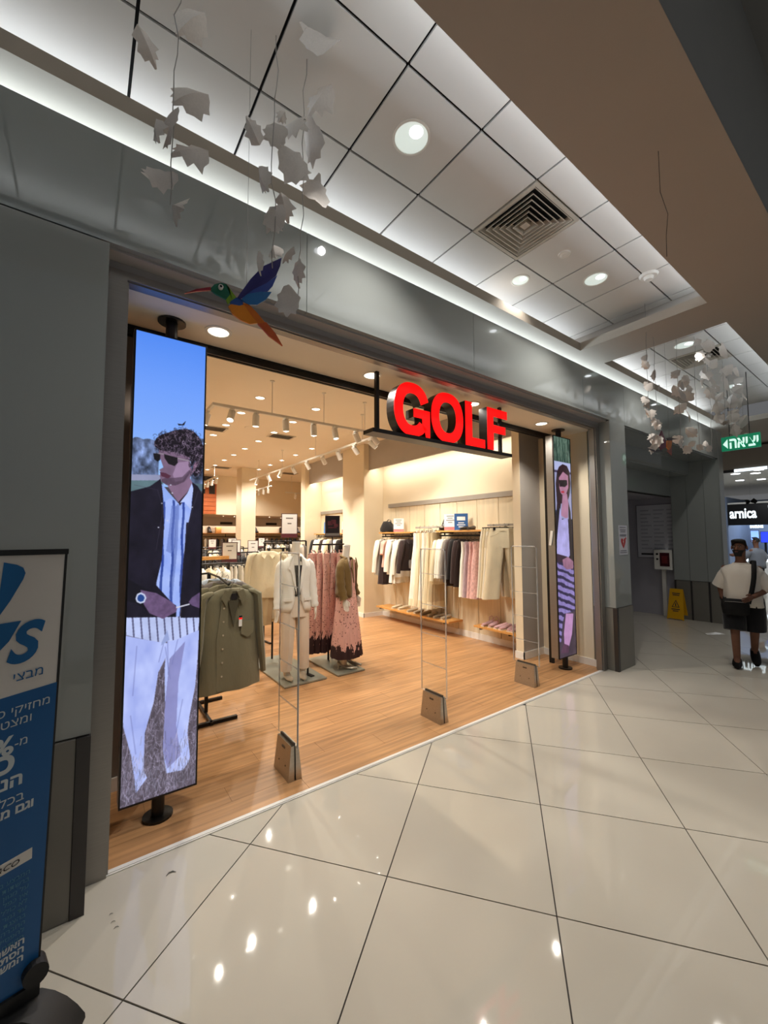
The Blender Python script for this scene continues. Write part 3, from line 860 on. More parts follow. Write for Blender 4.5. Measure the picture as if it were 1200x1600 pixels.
# ---------------------------------------------------------------- printed / displayed pictures (flat), painted as vertex colours
class Paint:
    def __init__(s, W, H, base, seed=1):
        s.W, s.H = W, H
        s.a = np.empty((H, W, 3))
        s.a[:] = np.array(base) / 255
        s.U, s.V = np.meshgrid((np.arange(W) + .5) / W, (np.arange(H) + .5) / H)
        s.r = np.random.RandomState(seed)
    def noise(s, fx, fy, octv=3):
        out = np.zeros((s.H, s.W))
        amp, tot = 1.0, 0
        for k in range(octv):
            nx, ny = max(2, int(fx * 2 ** k)), max(2, int(fy * 2 ** k))
            g = s.r.rand(ny + 1, nx + 1)
            x, y = s.U * nx, s.V * ny
            i, j = np.minimum(x.astype(int), nx - 1), np.minimum(y.astype(int), ny - 1)
            fx_, fy_ = x - i, y - j
            v = (g[j, i] * (1 - fx_) + g[j, i + 1] * fx_) * (1 - fy_) + (g[j + 1, i] * (1 - fx_) + g[j + 1, i + 1] * fx_) * fy_
            out += v * amp
            tot += amp
            amp *= .55
        return out / tot
    def mask(s, poly):
        m = np.zeros((s.H, s.W), bool)
        n = len(poly)
        for i in range(n):
            (x0, y0), (x1, y1) = poly[i], poly[(i + 1) % n]
            if abs(y1 - y0) < 1e-9: continue
            c = ((y0 > s.V) != (y1 > s.V)) & (s.U < (x1 - x0) * (s.V - y0) / (y1 - y0) + x0)
            m ^= c
        return m
    def put(s, m, col, alpha=1.0):
        col = np.array(col, float)
        if col.ndim == 1: col = np.broadcast_to(col / 255, s.a.shape)
        al = (m * alpha)[..., None] if not np.isscalar(m) else m
        s.a = s.a * (1 - al) + col * al
    def poly(s, poly, col, alpha=1.0, var=0.0, fx=6, fy=30):
        c = np.array(col, float) / 255
        if var:
            c = c * (1 + var * 2 * (s.noise(fx, fy) - .5))[..., None]
        else:
            c = np.broadcast_to(c, s.a.shape)
        m = s.mask(poly)
        s.put(m, c, alpha)
        return m
    def line(s, u0, v0, u1, v1, wpx, col, alpha=1.0):
        x0, y0, x1, y1 = u0 * s.W, v0 * s.H, u1 * s.W, v1 * s.H
        ia, ib = int(max(0, min(x0, x1) - wpx - 1)), int(min(s.W, max(x0, x1) + wpx + 2))
        ja, jb = int(max(0, min(y0, y1) - wpx - 1)), int(min(s.H, max(y0, y1) + wpx + 2))
        if ia >= ib or ja >= jb: return
        X, Y = np.meshgrid(np.arange(ia, ib) + .5, np.arange(ja, jb) + .5)
        dx, dy = x1 - x0, y1 - y0
        L = max(dx * dx + dy * dy, 1e-6)
        tt = np.clip(((X - x0) * dx + (Y - y0) * dy) / L, 0, 1)
        d = np.hypot(X - x0 - tt * dx, Y - y0 - tt * dy)
        al = (np.clip(wpx / 2 + .5 - d, 0, 1) * alpha)[..., None]
        s.a[ja:jb, ia:ib] = s.a[ja:jb, ia:ib] * (1 - al) + np.array(col) / 255 * al
    def blur(s, k=1):
        for _ in range(k):
            a = np.pad(s.a, ((1, 1), (1, 1), (0, 0)), 'edge')
            s.a = (a[:-2, 1:-1] + a[2:, 1:-1] + a[1:-1, :-2] + a[1:-1, 2:] + 4 * s.a) / 8
    def half(s):
        H, W = s.H // 2, s.W // 2
        return s.a[:H * 2, :W * 2].reshape(H, 2, W, 2, 3).mean((1, 3))

def print_mesh(name, arr, p0, ux, uz, wd, ht, mat):
    """A grid of quads whose face colours are the print's colours."""
    H, W = arr.shape[:2]
    p0, ux, uz = np.array(p0, float), np.array(ux, float), np.array(uz, float)
    xs_, zs_ = np.linspace(0, wd, W + 1), np.linspace(0, ht, H + 1)
    P = p0 + xs_[None, :, None] * ux + zs_[:, None, None] * uz
    idx = np.arange((H + 1) * (W + 1)).reshape(H + 1, W + 1)
    F = np.stack([idx[:-1, :-1], idx[:-1, 1:], idx[1:, 1:], idx[1:, :-1]], -1).reshape(-1, 4)
    me = bpy.data.meshes.new(name)
    me.vertices.add((H + 1) * (W + 1))
    me.vertices.foreach_set('co', P.astype(np.float32).ravel())
    me.loops.add(F.size)
    me.loops.foreach_set('vertex_index', F.astype(np.int32).ravel())
    me.polygons.add(len(F))
    me.polygons.foreach_set('loop_start', np.arange(0, F.size, 4, dtype=np.int32))
    me.update()
    c = np.clip(arr, 0, 1)
    lc = np.where(c <= .04045, c / 12.92, ((c + .055) / 1.055) ** 2.4)
    rgba = np.ones((H * W, 4, 4), np.float32)
    rgba[:, :, :3] = lc.reshape(-1, 1, 3)
    at_ = me.color_attributes.new('print', 'FLOAT_COLOR', 'CORNER')
    at_.data.foreach_set('color', rgba.ravel())
    me.materials.append(mat)
    me.update()
    return me

def print_mat(name, emission, rough=.3):
    m = bpy.data.materials.new(name)
    m.use_nodes = True
    nt = m.node_tree
    b = nt.nodes['Principled BSDF']
    at_ = nt.nodes.new('ShaderNodeAttribute')
    at_.attribute_name = 'print'
    b.inputs['Roughness'].default_value = rough
    if emission:
        b.inputs['Base Color'].default_value = (.01, .01, .01, 1)
        nt.links.new(at_.outputs['Color'], b.inputs['Emission Color'])
        b.inputs['Emission Strength'].default_value = emission
    else:
        nt.links.new(at_.outputs['Color'], b.inputs['Base Color'])
    return m
m_screen = print_mat('lit_screen', 1.0, .25)
m_print = print_mat('printed_card', 0, .5)

MAN_PRINT = {'trees': [(-0.002, 0.769), (0.089, 0.773), (0.198, 0.775), (0.264, 0.762), (0.296, 0.76), (0.334, 0.686), (0.0, 0.682)], 'trees2': [(0.815, 0.787), (0.996, 0.788), (1.005, 0.666), (0.832, 0.687)], 'road': [(-0.015, 0.682), (0.424, 0.686), (0.426, 0.671), (-0.011, 0.666)], 'field': [(-0.012, 0.669), (0.426, 0.674), (0.431, 0.645), (-0.006, 0.641)], 'hair': [(0.289, 0.756), (0.319, 0.767), (0.383, 0.776), (0.472, 0.782), (0.572, 0.79), (0.743, 0.797), (0.85, 0.792), (0.924, 0.781), (0.99, 0.762), (1.002, 0.726), (0.964, 0.7), (0.876, 0.687), (0.848, 0.695), (0.933, 0.722), (0.861, 0.724), (0.828, 0.712), (0.789, 0.731), (0.684, 0.737), (0.547, 0.74), (0.365, 0.741), (0.299, 0.748)], 'twig': [(0.603, 0.806), (0.672, 0.806), (0.723, 0.815), (0.698, 0.804), (0.621, 0.802)], 'face': [(0.361, 0.742), (0.546, 0.742), (0.701, 0.738), (0.789, 0.731), (0.814, 0.709), (0.851, 0.698), (0.805, 0.685), (0.712, 0.673), (0.594, 0.664), (0.477, 0.664), (0.407, 0.671), (0.379, 0.683), (0.39, 0.692), (0.369, 0.697), (0.424, 0.703), (0.394, 0.716), (0.353, 0.732)], 'cheek': [(0.618, 0.717), (0.773, 0.722), (0.802, 0.703), (0.694, 0.677), (0.592, 0.673), (0.556, 0.689)], 'neck': [(0.476, 0.666), (0.594, 0.664), (0.796, 0.686), (0.843, 0.673), (0.768, 0.648), (0.651, 0.626), (0.581, 0.64)], 'neckshade': [(0.767, 0.65), (0.843, 0.673), (0.836, 0.659), (0.669, 0.619), (0.642, 0.627)], 'ear': [(0.845, 0.712), (0.87, 0.722), (0.933, 0.723), (0.948, 0.716), (0.9, 0.702), (0.848, 0.697)], 'lens1': [(0.281, 0.732), (0.326, 0.733), (0.379, 0.731), (0.378, 0.719), (0.345, 0.715), (0.296, 0.719)], 'lens2': [(0.428, 0.733), (0.617, 0.728), (0.622, 0.716), (0.578, 0.708), (0.493, 0.712), (0.436, 0.724)], 'bar': [(0.301, 0.733), (0.415, 0.734), (0.616, 0.728), (0.79, 0.724), (0.791, 0.722), (0.617, 0.725), (0.415, 0.732), (0.302, 0.731)], 'beard': [(0.406, 0.676), (0.474, 0.682), (0.557, 0.681), (0.692, 0.685), (0.794, 0.703), (0.816, 0.698), (0.72, 0.674), (0.594, 0.664), (0.477, 0.664), (0.41, 0.67)], 'lips': [(0.377, 0.692), (0.456, 0.691), (0.536, 0.685), (0.491, 0.679), (0.4, 0.683)], 'jacket': [(-0.007, 0.645), (0.252, 0.659), (0.389, 0.677), (0.42, 0.66), (0.436, 0.618), (0.458, 0.57), (0.441, 0.5), (0.378, 0.451), (0.364, 0.4), (-0.002, 0.405), (-0.02, 0.565)], 'jacket_low': [(-0.039, 0.579), (0.432, 0.581), (0.374, 0.445), (0.656, 0.393), (0.66, 0.372), (-0.012, 0.382)], 'jacketR': [(0.825, 0.676), (0.924, 0.666), (1.009, 0.644), (1.011, 0.39), (0.707, 0.395), (0.741, 0.498), (0.781, 0.566), (0.835, 0.612), (0.857, 0.662)], 'jacketR_low': [(0.767, 0.582), (1.005, 0.582), (1.002, 0.365), (0.723, 0.369), (0.731, 0.416)], 'shirt': [(0.407, 0.667), (0.496, 0.65), (0.643, 0.625), (0.701, 0.636), (0.834, 0.672), (0.857, 0.662), (0.835, 0.612), (0.781, 0.566), (0.741, 0.498), (0.707, 0.395), (0.38, 0.399), (0.386, 0.451), (0.45, 0.5), (0.461, 0.57), (0.439, 0.618)], 'shirt_low': [(0.426, 0.581), (0.77, 0.582), (0.731, 0.416), (0.707, 0.37), (0.66, 0.372), (0.656, 0.397), (0.374, 0.445)], 'placket': [(0.626, 0.622), (0.66, 0.622), (0.651, 0.525), (0.591, 0.396), (0.541, 0.397), (0.601, 0.525)], 'collarL': [(0.407, 0.667), (0.496, 0.65), (0.634, 0.627), (0.524, 0.635), (0.443, 0.626)], 'collarR': [(0.834, 0.672), (0.857, 0.659), (0.826, 0.612), (0.728, 0.628), (0.668, 0.626), (0.768, 0.648)], 'shadeL': [(0.495, 0.518), (0.528, 0.565), (0.551, 0.619), (0.627, 0.619), (0.618, 0.525), (0.57, 0.512)], 'fore': [(-0.015, 0.465), (0.2, 0.442), (0.407, 0.425), (0.656, 0.397), (0.658, 0.383), (0.477, 0.371), (0.267, 0.391), (0.121, 0.41), (-0.005, 0.416)], 'handL': [(0.172, 0.437), (0.377, 0.428), (0.592, 0.406), (0.672, 0.392), (0.658, 0.383), (0.477, 0.371), (0.297, 0.386), (0.221, 0.406)], 'watch': [(0.113, 0.419), (0.131, 0.429), (0.179, 0.432), (0.231, 0.427), (0.253, 0.419), (0.229, 0.41), (0.178, 0.408), (0.132, 0.412)], 'handR': [(0.999, 0.423), (1.005, 0.385), (0.879, 0.394), (0.829, 0.402), (0.876, 0.412)], 'stick': [(0.656, 0.394), (0.846, 0.399), (0.846, 0.396), (0.657, 0.391)], 'hem': [(0.002, 0.383), (0.998, 0.368), (0.979, 0.337), (0.669, 0.322), (0.471, 0.321), (0.279, 0.33), (0.009, 0.346)], 'hemv': [(0.471, 0.321), (0.542, 0.346), (0.576, 0.324), (0.463, 0.314)], 'legL': [(0.004, 0.345), (0.279, 0.33), (0.471, 0.321), (0.562, 0.317), (0.551, 0.293), (0.438, 0.258), (0.391, 0.199), (0.287, 0.138), (0.288, 0.061), (0.334, 0.045), (0.199, 0.021), (0.129, 0.095), (0.012, 0.163), (0.002, 0.252)], 'legR': [(0.546, 0.322), (0.993, 0.337), (0.98, 0.272), (0.956, 0.214), (0.886, 0.153), (0.86, 0.115), (0.907, 0.06), (0.886, 0.051), (0.81, 0.038), (0.581, 0.042), (0.527, 0.096), (0.54, 0.189), (0.52, 0.265)], 'legRshade': [(0.583, 0.283), (0.795, 0.316), (0.715, 0.231), (0.701, 0.136), (0.774, 0.071), (0.595, 0.051), (0.527, 0.096), (0.54, 0.189)]}
WOMAN_PRINT = {'plants': [(-0.085, 1.001), (1.084, 1.002), (1.039, 0.897), (-0.13, 0.879)], 'wall': [(-0.129, 0.881), (1.065, 0.9), (0.976, 0.694), (-0.208, 0.668)], 'hair': [(0.298, 0.86), (0.517, 0.875), (0.78, 0.87), (0.917, 0.845), (0.968, 0.789), (0.869, 0.731), (0.706, 0.692), (0.348, 0.69), (0.044, 0.652), (0.001, 0.597), (0.116, 0.688), (0.082, 0.779), (0.173, 0.835)], 'face': [(0.278, 0.809), (0.527, 0.84), (0.823, 0.825), (0.823, 0.768), (0.663, 0.734), (0.504, 0.726), (0.345, 0.74), (0.283, 0.763)], 'glasses': [(0.274, 0.798), (0.753, 0.803), (0.768, 0.782), (0.617, 0.769), (0.474, 0.769), (0.309, 0.768)], 'lips': [(0.371, 0.747), (0.55, 0.751), (0.57, 0.741), (0.391, 0.74)], 'neck': [(0.459, 0.732), (0.726, 0.739), (0.804, 0.693), (0.735, 0.618), (0.326, 0.635), (0.407, 0.69)], 'coatL': [(0.348, 0.69), (0.044, 0.652), (-0.027, 0.525), (0.018, 0.436), (0.121, 0.525), (0.202, 0.616)], 'coatR': [(0.775, 0.711), (0.911, 0.656), (0.948, 0.543), (0.986, 0.431), (1.015, 0.412), (0.665, 0.451), (0.788, 0.599)], 'top': [(0.282, 0.671), (0.377, 0.616), (0.739, 0.627), (0.765, 0.543), (0.786, 0.451), (0.598, 0.433), (0.25, 0.444), (0.028, 0.463), (0.053, 0.525), (0.161, 0.598)], 'belt': [(0.006, 0.463), (0.604, 0.447), (0.961, 0.431), (0.976, 0.408), (0.015, 0.427)], 'hand': [(0.339, 0.434), (0.664, 0.446), (0.982, 0.422), (0.968, 0.389), (0.579, 0.388), (0.373, 0.403)], 'skirt': [(-0.006, 0.432), (1.011, 0.403), (1.036, 0.319), (1.036, 0.208), (0.918, 0.192), (0.38, 0.192), (0.224, 0.15), (0.125, 0.073), (-0.013, 0.068), (0.01, 0.242), (-0.006, 0.374)], 'leg': [(0.438, 0.191), (0.878, 0.184), (0.766, 0.095), (0.577, 0.045), (0.488, 0.03), (0.296, 0.043), (0.286, 0.105)], 'floor': [(0.01, 0.242), (1.119, 0.226), (1.066, -0.029), (-0.04, -0.001)], 'shoe': [(0.268, 0.061), (0.554, 0.046), (0.541, 0.015), (0.081, 0.022)]}


def paint_man():
    W, H = 220, 1540
    p = Paint(W, H, (74, 68, 78), 3)
    Q = MAN_PRINT
    sky = np.stack([np.interp(p.V, (.70, .78, .88, 1), (150, 128, 112, 84)), np.interp(p.V, (.70, .78, .88, 1), (190, 172, 160, 140)), np.interp(p.V, (.70, .78, .88, 1), (245, 252, 252, 244))], -1) / 255
    p.put(p.V > .66, sky)
    tn = .5 + 1.1 * (p.noise(14, 60, 4) - .5)
    tree = np.array((96, 112, 150)) / 255 * (tn * 2)[..., None]
    edge = .764 + .02 * (p.noise(10, 4, 3) - .5)
    p.put((p.V < edge) & (p.V > .66) & (p.U < .36), tree)
    p.put((p.V < edge + .018) & (p.V > .66) & (p.U > .82), tree * .9)
    p.poly(Q['road'], (146, 150, 182), var=.05)
    p.poly(Q['field'], (92, 118, 126), var=.12)
    p.put((p.V < .672) & (p.V > .655) & (p.U > .8), (84, 106, 120))
    # ground of dry grass
    g = p.noise(40, 120, 3)
    ground = (np.array((58, 52, 62)) + (g[..., None] * np.array((58, 54, 62)))) / 255
    p.put(p.V < .36, ground)
    for k in range(1500):
        u, v = p.r.rand() * 1.1 - .05, p.r.rand() * .33 - .01
        a = p.r.rand() * PI
        l = .006 + .016 * p.r.rand()
        b = 110 + 100 * p.r.rand()
        p.line(u, v, u + l * 3.5 * math.cos(a), v + l * math.sin(a), 1.2, (b * .95, b * .9, b * 1.06), .75)
    # trousers
    for nm in ('legL', 'legR'):
        m = p.mask(Q[nm])
        fo = p.noise(7, 26, 3)
        c = (np.array((150, 164, 232)) + fo[..., None] * np.array((52, 50, 30))) / 255
        p.put(m, c)
    p.put(p.mask(Q['legRshade']), np.array((126, 124, 178)) / 255 * (1 + .2 * (p.noise(6, 30) - .5))[..., None], .75)
    for (u0, v0, u1, v1) in ((.28, .33, .47, .34), (.44, .28, .5, .32), (.52, .31, .6, .24), (.15, .32, .12, .22), (.7, .33, .62, .27), (.1, .18, .18, .1), (.78, .19, .7, .12), (.6, .1, .75, .09), (.55, .33, .57, .25)):
        p.line(u0, v0, u1, v1, 3, (112, 118, 176), .5)
    for k in range(420):
        u, v = p.r.rand() * 1.0, p.r.rand() * .13 * (.4 + p.r.rand() * .6)
        a = R(40 + 100 * p.r.rand())
        l = .008 + .014 * p.r.rand()
        b = 60 + 150 * p.r.rand()
        p.line(u, v, u + l * 3.2 * math.cos(a), v + l * math.sin(a), 1.2, (b * .95, b * .92, b * 1.08), .7)
    # shirt
    st = .5 + .5 * np.sin((p.U * 46 + .35 * np.sin(p.V * 60)))
    sh = (np.array((176, 196, 252)) - (st > .86)[..., None] * np.array((104, 104, 90)) - (p.noise(6, 40)[..., None] * np.array((40, 34, 10)))) / 255
    for nm in ('shirt', 'shirt_low'):
        p.put(p.mask(Q[nm]), sh)
    p.poly(Q['shadeL'], (96, 116, 190), .6)
    p.poly(Q['placket'], (70, 88, 160), .45)
    p.poly(Q['hem'], (190, 202, 246), var=.1)
    sth = .5 + .5 * np.sin(p.U * 62 + p.V * 40)
    p.put(p.mask(Q['hem']) & (sth > .9), (66, 64, 96), .8)
    p.poly(Q['hemv'], (150, 164, 214))
    # jacket
    jv = (np.array((16, 14, 24)) + p.noise(8, 30)[..., None] * np.array((22, 20, 28))) / 255
    for nm in ('jacket', 'jacket_low', 'jacketR', 'jacketR_low'):
        p.put(p.mask(Q[nm]), jv)
    # neck and head
    p.poly(Q['neck'], (134, 106, 134), var=.1)
    p.poly(Q['neckshade'], (44, 32, 44))
    p.poly(Q['collarL'], (140, 168, 236), var=.08)
    p.poly(Q['collarR'], (178, 194, 246), var=.08)
    p.poly(Q['face'], (122, 98, 124), var=.12, fx=10, fy=60)
    p.poly(Q['cheek'], (166, 138, 172), .75, var=.1)
    p.poly(Q['beard'], (62, 46, 62), .55, var=.3, fx=30, fy=200)
    p.poly(Q['lips'], (84, 44, 64))
    p.poly(Q['ear'], (146, 112, 140), var=.1)
    hm = p.mask(Q['hair'])
    p.put(hm, (24, 18, 28))
    for k in range(900):
        u, v = .30 + .72 * p.r.rand(), .685 + .115 * p.r.rand()
        j, i = int(v * H), int(u * W)
        if not (0 <= i < W and 0 <= j < H): continue
        near = hm[max(0, j - 6):j + 6, max(0, i - 6):i + 6]
        if not near.any(): continue
        b = p.r.rand()
        c = (26, 20, 30) if not hm[j, i] or b < .45 else (96 + 90 * b, 80 + 84 * b, 108 + 84 * b)
        r_ = .004 + .004 * p.r.rand()
        a = p.r.rand() * 6.3
        for q in range(4):
            a1 = a + .7
            p.line(u + r_ * 3.5 * math.cos(a), v + r_ * math.sin(a) * .6, u + r_ * 3.5 * math.cos(a1), v + r_ * math.sin(a1) * .6, 1.3, c, .6)
            a = a1
    p.poly(Q['twig'], (20, 18, 26))
    p.poly(Q['bar'], (150, 140, 150))
    p.poly(Q['lens1'], (20, 18, 24))
    p.poly(Q['lens2'], (26, 22, 28))
    # hands
    p.poly(Q['fore'], (20, 18, 28))
    p.poly(Q['handL'], (104, 82, 118), var=.2, fx=20, fy=140)
    p.poly(Q['handR'], (96, 76, 112), var=.2, fx=20, fy=140)
    p.poly(Q['watch'], (196, 204, 232))
    wc = np.mean(np.array(Q['watch']), 0)
    p.poly([(wc[0] + (a - wc[0]) * .68, wc[1] + (b - wc[1]) * .68) for a, b in Q['watch']], (36, 70, 140))
    p.poly(Q['stick'], (206, 206, 222))
    for (u, v) in ((.415, .623), (.845, .617), (.555, .647), (.53, .665), (.5, .585), (.38, .57)):
        p.line(u, v, u + .004, v, 4, (210, 214, 236), .9)
    for pts in (((.36, .65), (.42, .62), (.43, .60), (.36, .52)), ((.93, .655), (.78, .57), (.74, .50), (.70, .44)), ((.05, .66), (.36, .652), (.36, .652), (.36, .652))):
        for a, b in zip(pts[:-1], pts[1:]):
            p.line(a[0], a[1], b[0], b[1], 1.2, (70, 64, 84), .7)
    p.blur(1)
    return p.half()

def paint_woman():
    W, H = 120, 840
    p = Paint(W, H, (70, 60, 70), 5)
    Q = WOMAN_PRINT
    p.poly([(0, .86), (1, .86), (1, 1), (0, 1)], (46, 66, 58), var=.2)
    for k in range(140):
        u, v = p.r.rand(), .86 + .14 * p.r.rand()
        l = .03 + .05 * p.r.rand()
        a = R(90 + p.r.uniform(-28, 28))
        b = p.r.rand()
        v1 = min(v + l * math.sin(a), 1.2)
        if v < .87: continue
        p.line(u, v, u + l * 2.5 * math.cos(a), v1, 1.6, (60 + 110 * b, 88 + 104 * b, 76 + 96 * b), .75)
    p.put((p.V < .885) & (p.V > .60), (150, 152, 190))
    p.put((p.V < .885) & (p.V > .845), (176, 182, 222))
    p.put((p.V < .842) & (p.V > .832), (66, 56, 84))
    p.put((p.V < .80) & (p.V > .74) & (p.U > .6), (128, 140, 176))
    p.put((p.V < .66) & (p.U < .3) & (p.V > .6), (52, 80, 120))
    p.put(p.V < .62, (40, 36, 50))
    p.poly(Q['floor'], (70, 58, 70), var=.2)
    p.poly(Q['coatL'], (34, 28, 34))
    p.poly(Q['coatR'], (34, 28, 34))
    p.poly(Q['hair'], (44, 26, 34), var=.2, fx=20, fy=40)
    p.poly(Q['neck'], (172, 124, 152), var=.08)
    p.poly(Q['top'], (172, 166, 222), var=.12, fx=8, fy=40)
    p.poly(Q['face'], (170, 120, 146), var=.1)
    p.poly(Q['glasses'], (26, 16, 24))
    p.poly(Q['lips'], (176, 40, 60))
    p.poly(Q['skirt'], (138, 124, 184), var=.15, fx=10, fy=40)
    ms = p.mask(Q['skirt'])
    wv = np.sin(p.V * 190 + p.U * 8 + 3 * p.noise(6, 30)) * .5 + .5
    p.put(ms & (wv > .62), (40, 34, 56), .85)
    p.poly(Q['belt'], (60, 44, 56), var=.2)
    p.poly(Q['hand'], (150, 106, 130), var=.2)
    p.poly(Q['leg'], (186, 140, 186), var=.1)
    p.poly(Q['shoe'], (88, 60, 80), var=.2)
    p.blur(1)
    return p.half()

def display(label, x0, z0, arr, px):
    wd, ht = .415, 2.885
    t = thing('display_screen', label, 'screen', (px, 2.95, 0))
    o = (px, 2.95, 0)
    MB(o).box(x0 - .004, 2.905, z0 - .006, x0 + wd + .004, 3.012, z0 + ht + .006).build('casing', m_signblack, t)
    MB(o).box(x0 - .006, 2.915, z0 - .004, x0 - .0035, 3.010, z0 + ht + .004).build('side_panel', m_alu, t)
    fb = MB(o)
    for a, b, c, d in ((-.005, -.007, 0.004, ht + .007), (wd - .004, -.007, wd + .005, ht + .007)):
        fb.box(x0 + a, 2.899, z0 + b, x0 + c, 2.9055, z0 + d)
    fb.box(x0 + .004, 2.899, z0 - .007, x0 + wd - .004, 2.9055, z0 + .003)
    fb.box(x0 + .004, 2.899, z0 + ht - .003, x0 + wd - .004, 2.9055, z0 + ht + .007)
    fb.build('bezel', m_signblack, t)
    me = print_mesh('picture', arr, (x0 - px, 2.9035 - 2.95, z0), (1, 0, 0), (0, 0, 1), wd, ht, m_screen)
    pic = bpy.data.objects.new('picture', me)
    COL.objects.link(pic)
    pic.parent = t
    MB(o).cyl((px, 2.95, .012), (px, 2.95, z0), .036, n=16).build('pole', m_signblack, t)
    MB(o).cyl((px, 2.95, z0 + ht), (px, 2.95, 3.15), .036, n=16).build('pole', m_signblack, t)
    MB(o).cyl((px, 2.95, 0), (px, 2.95, .014), .085, n=20).build('flange', m_signblack, t)
    MB(o).cyl((px, 2.95, 3.152), (px, 2.95, 3.166), .085, n=20).build('flange', m_signblack, t)
    return t
display('tall lit screen showing a man in dark jacket and white trousers', .22, .145, paint_man(), .428)
t = display('tall lit screen showing a woman in sunglasses and patterned skirt', 4.92, .165, paint_woman(), 5.13)
pg = MB((5.13, 2.95, 0))
pg.obox((4.905, 2.962, 1.70), (.014, .035, .19), rx=R(9))
pg.build('handle', m_white, t)

# ---------------------------------------------------------------- anti-theft gates
m_acryl = M('clear_acrylic', (250, 252, 252), rough=0.02, spec=0.5, trans=1.0)
m_acryl.node_tree.nodes['Principled BSDF'].inputs['IOR'].default_value = 1.08
m_acedge = M('acrylic_edge', (244, 246, 246), rough=0.15, spec=0.7, alpha=0.32)
m_steel = M('brushed_steel', (176, 168, 156), rough=0.32, metal=0.85, var=0.08, vscale=6, stretch=(1, 12, 12))
m_steeldark = M('dark_steel', (92, 88, 84), rough=0.4, metal=0.7, var=0.08)
def gate(x, y0, y1, label):
    yc = (y0 + y1) / 2
    t = thing('security_gate', label, 'security gate', (x, yc, 0), 0, 'anti-theft gates across the entrance')
    o = (x, yc, 0)
    zb, zt, hw = .235, 1.605, .170
    for s in (-1, 1):
        sh = MB(o)
        rs = []
        for z, yy, xo in ((0, .136, .052), (.235, .124, .028)):
            rs.append([(x + s * .006, yc - yy, z), (x + s * xo, yc - yy, z), (x + s * xo, yc + yy, z), (x + s * .006, yc + yy, z)])
        sh.rings(rs)
        sb = sh.build('base_cover', m_steel, t)
        MB(o).box(x + s * .0365, yc - .025, .185, x + s * .032, yc + .025, .199).build('badge', m_steeldark, sb)
        for dy in (-.06, .055):
            MB(o).cyl((x + s * .040, yc + dy, .085), (x + s * .046, yc + dy, .085), .006, n=8).build('screw', m_steeldark, sb)
    MB(o).box(x - .009, yc - .118, .03, x + .009, yc + .118, .25).build('core', m_steeldark, t)
    MB(o).box(x - .005, yc - hw, zb, x + .005, yc + hw, zt).build('panel', m_acryl, t)
    e = MB(o)
    e.tube([(x, yc - hw, zb), (x, yc - hw, zt - .02), (x, yc - hw + .02, zt), (x, yc + hw - .02, zt), (x, yc + hw, zt - .02), (x, yc + hw, zb)], .0075, n=8)
    e.build('edge_tube', m_acedge, t)
    for z in (.50, .78, 1.06, 1.36):
        MB(o).box(x - .006, yc - hw, z - .003, x + .006, yc + hw, z + .003).build('crossbar', m_acedge, t)
    return t
gate(1.265, 2.78, 3.05, 'clear anti-theft gate nearest the tall screen of the man')
gate(2.735, 2.775, 3.035, 'clear anti-theft gate in the middle of the shop entrance')
gate(4.235, 2.79, 3.05, 'clear anti-theft gate nearest the grey column')

# ---------------------------------------------------------------- lights in the shop
m_spotwhite = M('spotlight_white', (226, 222, 212), rough=0.4, var=0.02)
ENTR = 22
def shop_downlight(x, y, z, label, r=.06, power=0.0, group=None):
    t = thing('shop_downlight', label, 'ceiling light', (x, y, z), 0, group)
    o = (x, y, z)
    rs = []
    for rr, zz in ((r + .022, z), (r + .022, z - .004), (r + .003, z - .007), (r, z - .002)):
        rs.append([(x + rr * math.cos(a), y + rr * math.sin(a), zz) for a in [2 * PI * k / 24 for k in range(24)]])
    MB(o).rings(rs, caps=False).build('trim_ring', m_spotwhite, t)
    MB(o).cyl((x, y, z), (x, y, z - .003), r, n=24).build('lamp', m_lampwarm, t)
    MB(o).cyl((x, y, z - .003), (x, y, z - .005), .016, n=12).build('bright_core', m_core, t)
    if power:
        spot('downlight_beam', (x, y, z - .02), (x, y, 0), power, (1.0, .94, .84), 135, .6, .014)
for k, x in enumerate((.713, 2.022, 3.356, 4.666)):
    shop_downlight(x, 2.905, 3.165, 'lit downlight in the entrance ceiling, ' + ('beside the screen of the man', 'left of the red letters', 'behind the red letters', 'beside the screen of the woman')[k], .068, 66, 'entrance ceiling downlights')
rows = [5.79, 6.68, 7.57, 8.46, 9.36, 10.23, 11.07, 12.0, 12.9]
for c, x in ((0, 2.024), (1, 2.935), (2, 4.19)):
    for k, y in enumerate(rows):
        if c == 0 and k > 5 or c == 2 and k < 3: continue
        shop_downlight(x, y, 3.78, 'lit downlight in the shop ceiling, %s column from the left, %s row back' % (ORD[c], ORD[k]), .062, 135 if k % 2 == 0 else 0, 'shop ceiling downlights')

def ac_grille(x, y, label, z=3.78):
    t = thing('ceiling_vent', label, 'air vent', (x, y, z))
    o = (x, y, z)
    MB(o).box(x - .22, y - .15, z - .003, x + .22, y + .15, z - .001).build('backing', m_ventdark, t)
    f = MB(o)
    for s in (-1, 1):
        f.box(x - .25, y + s * .17, z - .012, x + .25, y + s * .145, z)
        f.box(x + s * .25, y - .145, z - .012, x + s * .215, y + .145, z)
    f.build('frame', m_vent, t)
    for k in range(6):
        MB(o).obox((x, y - .12 + .048 * k, z - .008), (.43, .022, .003), rx=.5).build('slat', m_vent, t)
ac_grille(3.17, 7.78, 'slatted ceiling vent in the shop, nearest the long track')
ac_grille(1.88, 7.95, 'slatted ceiling vent in the shop, close to the screen of the man')
ac_grille(3.18, 12.28, 'slatted ceiling vent far back in the shop over the left racks')
ac_grille(5.25, 12.2, 'slatted ceiling vent far back at the right of the shop')
t = thing('smoke_detector', 'round flush detector in the shop ceiling between two vents', 'detector', (2.45, 7.5, 3.78))
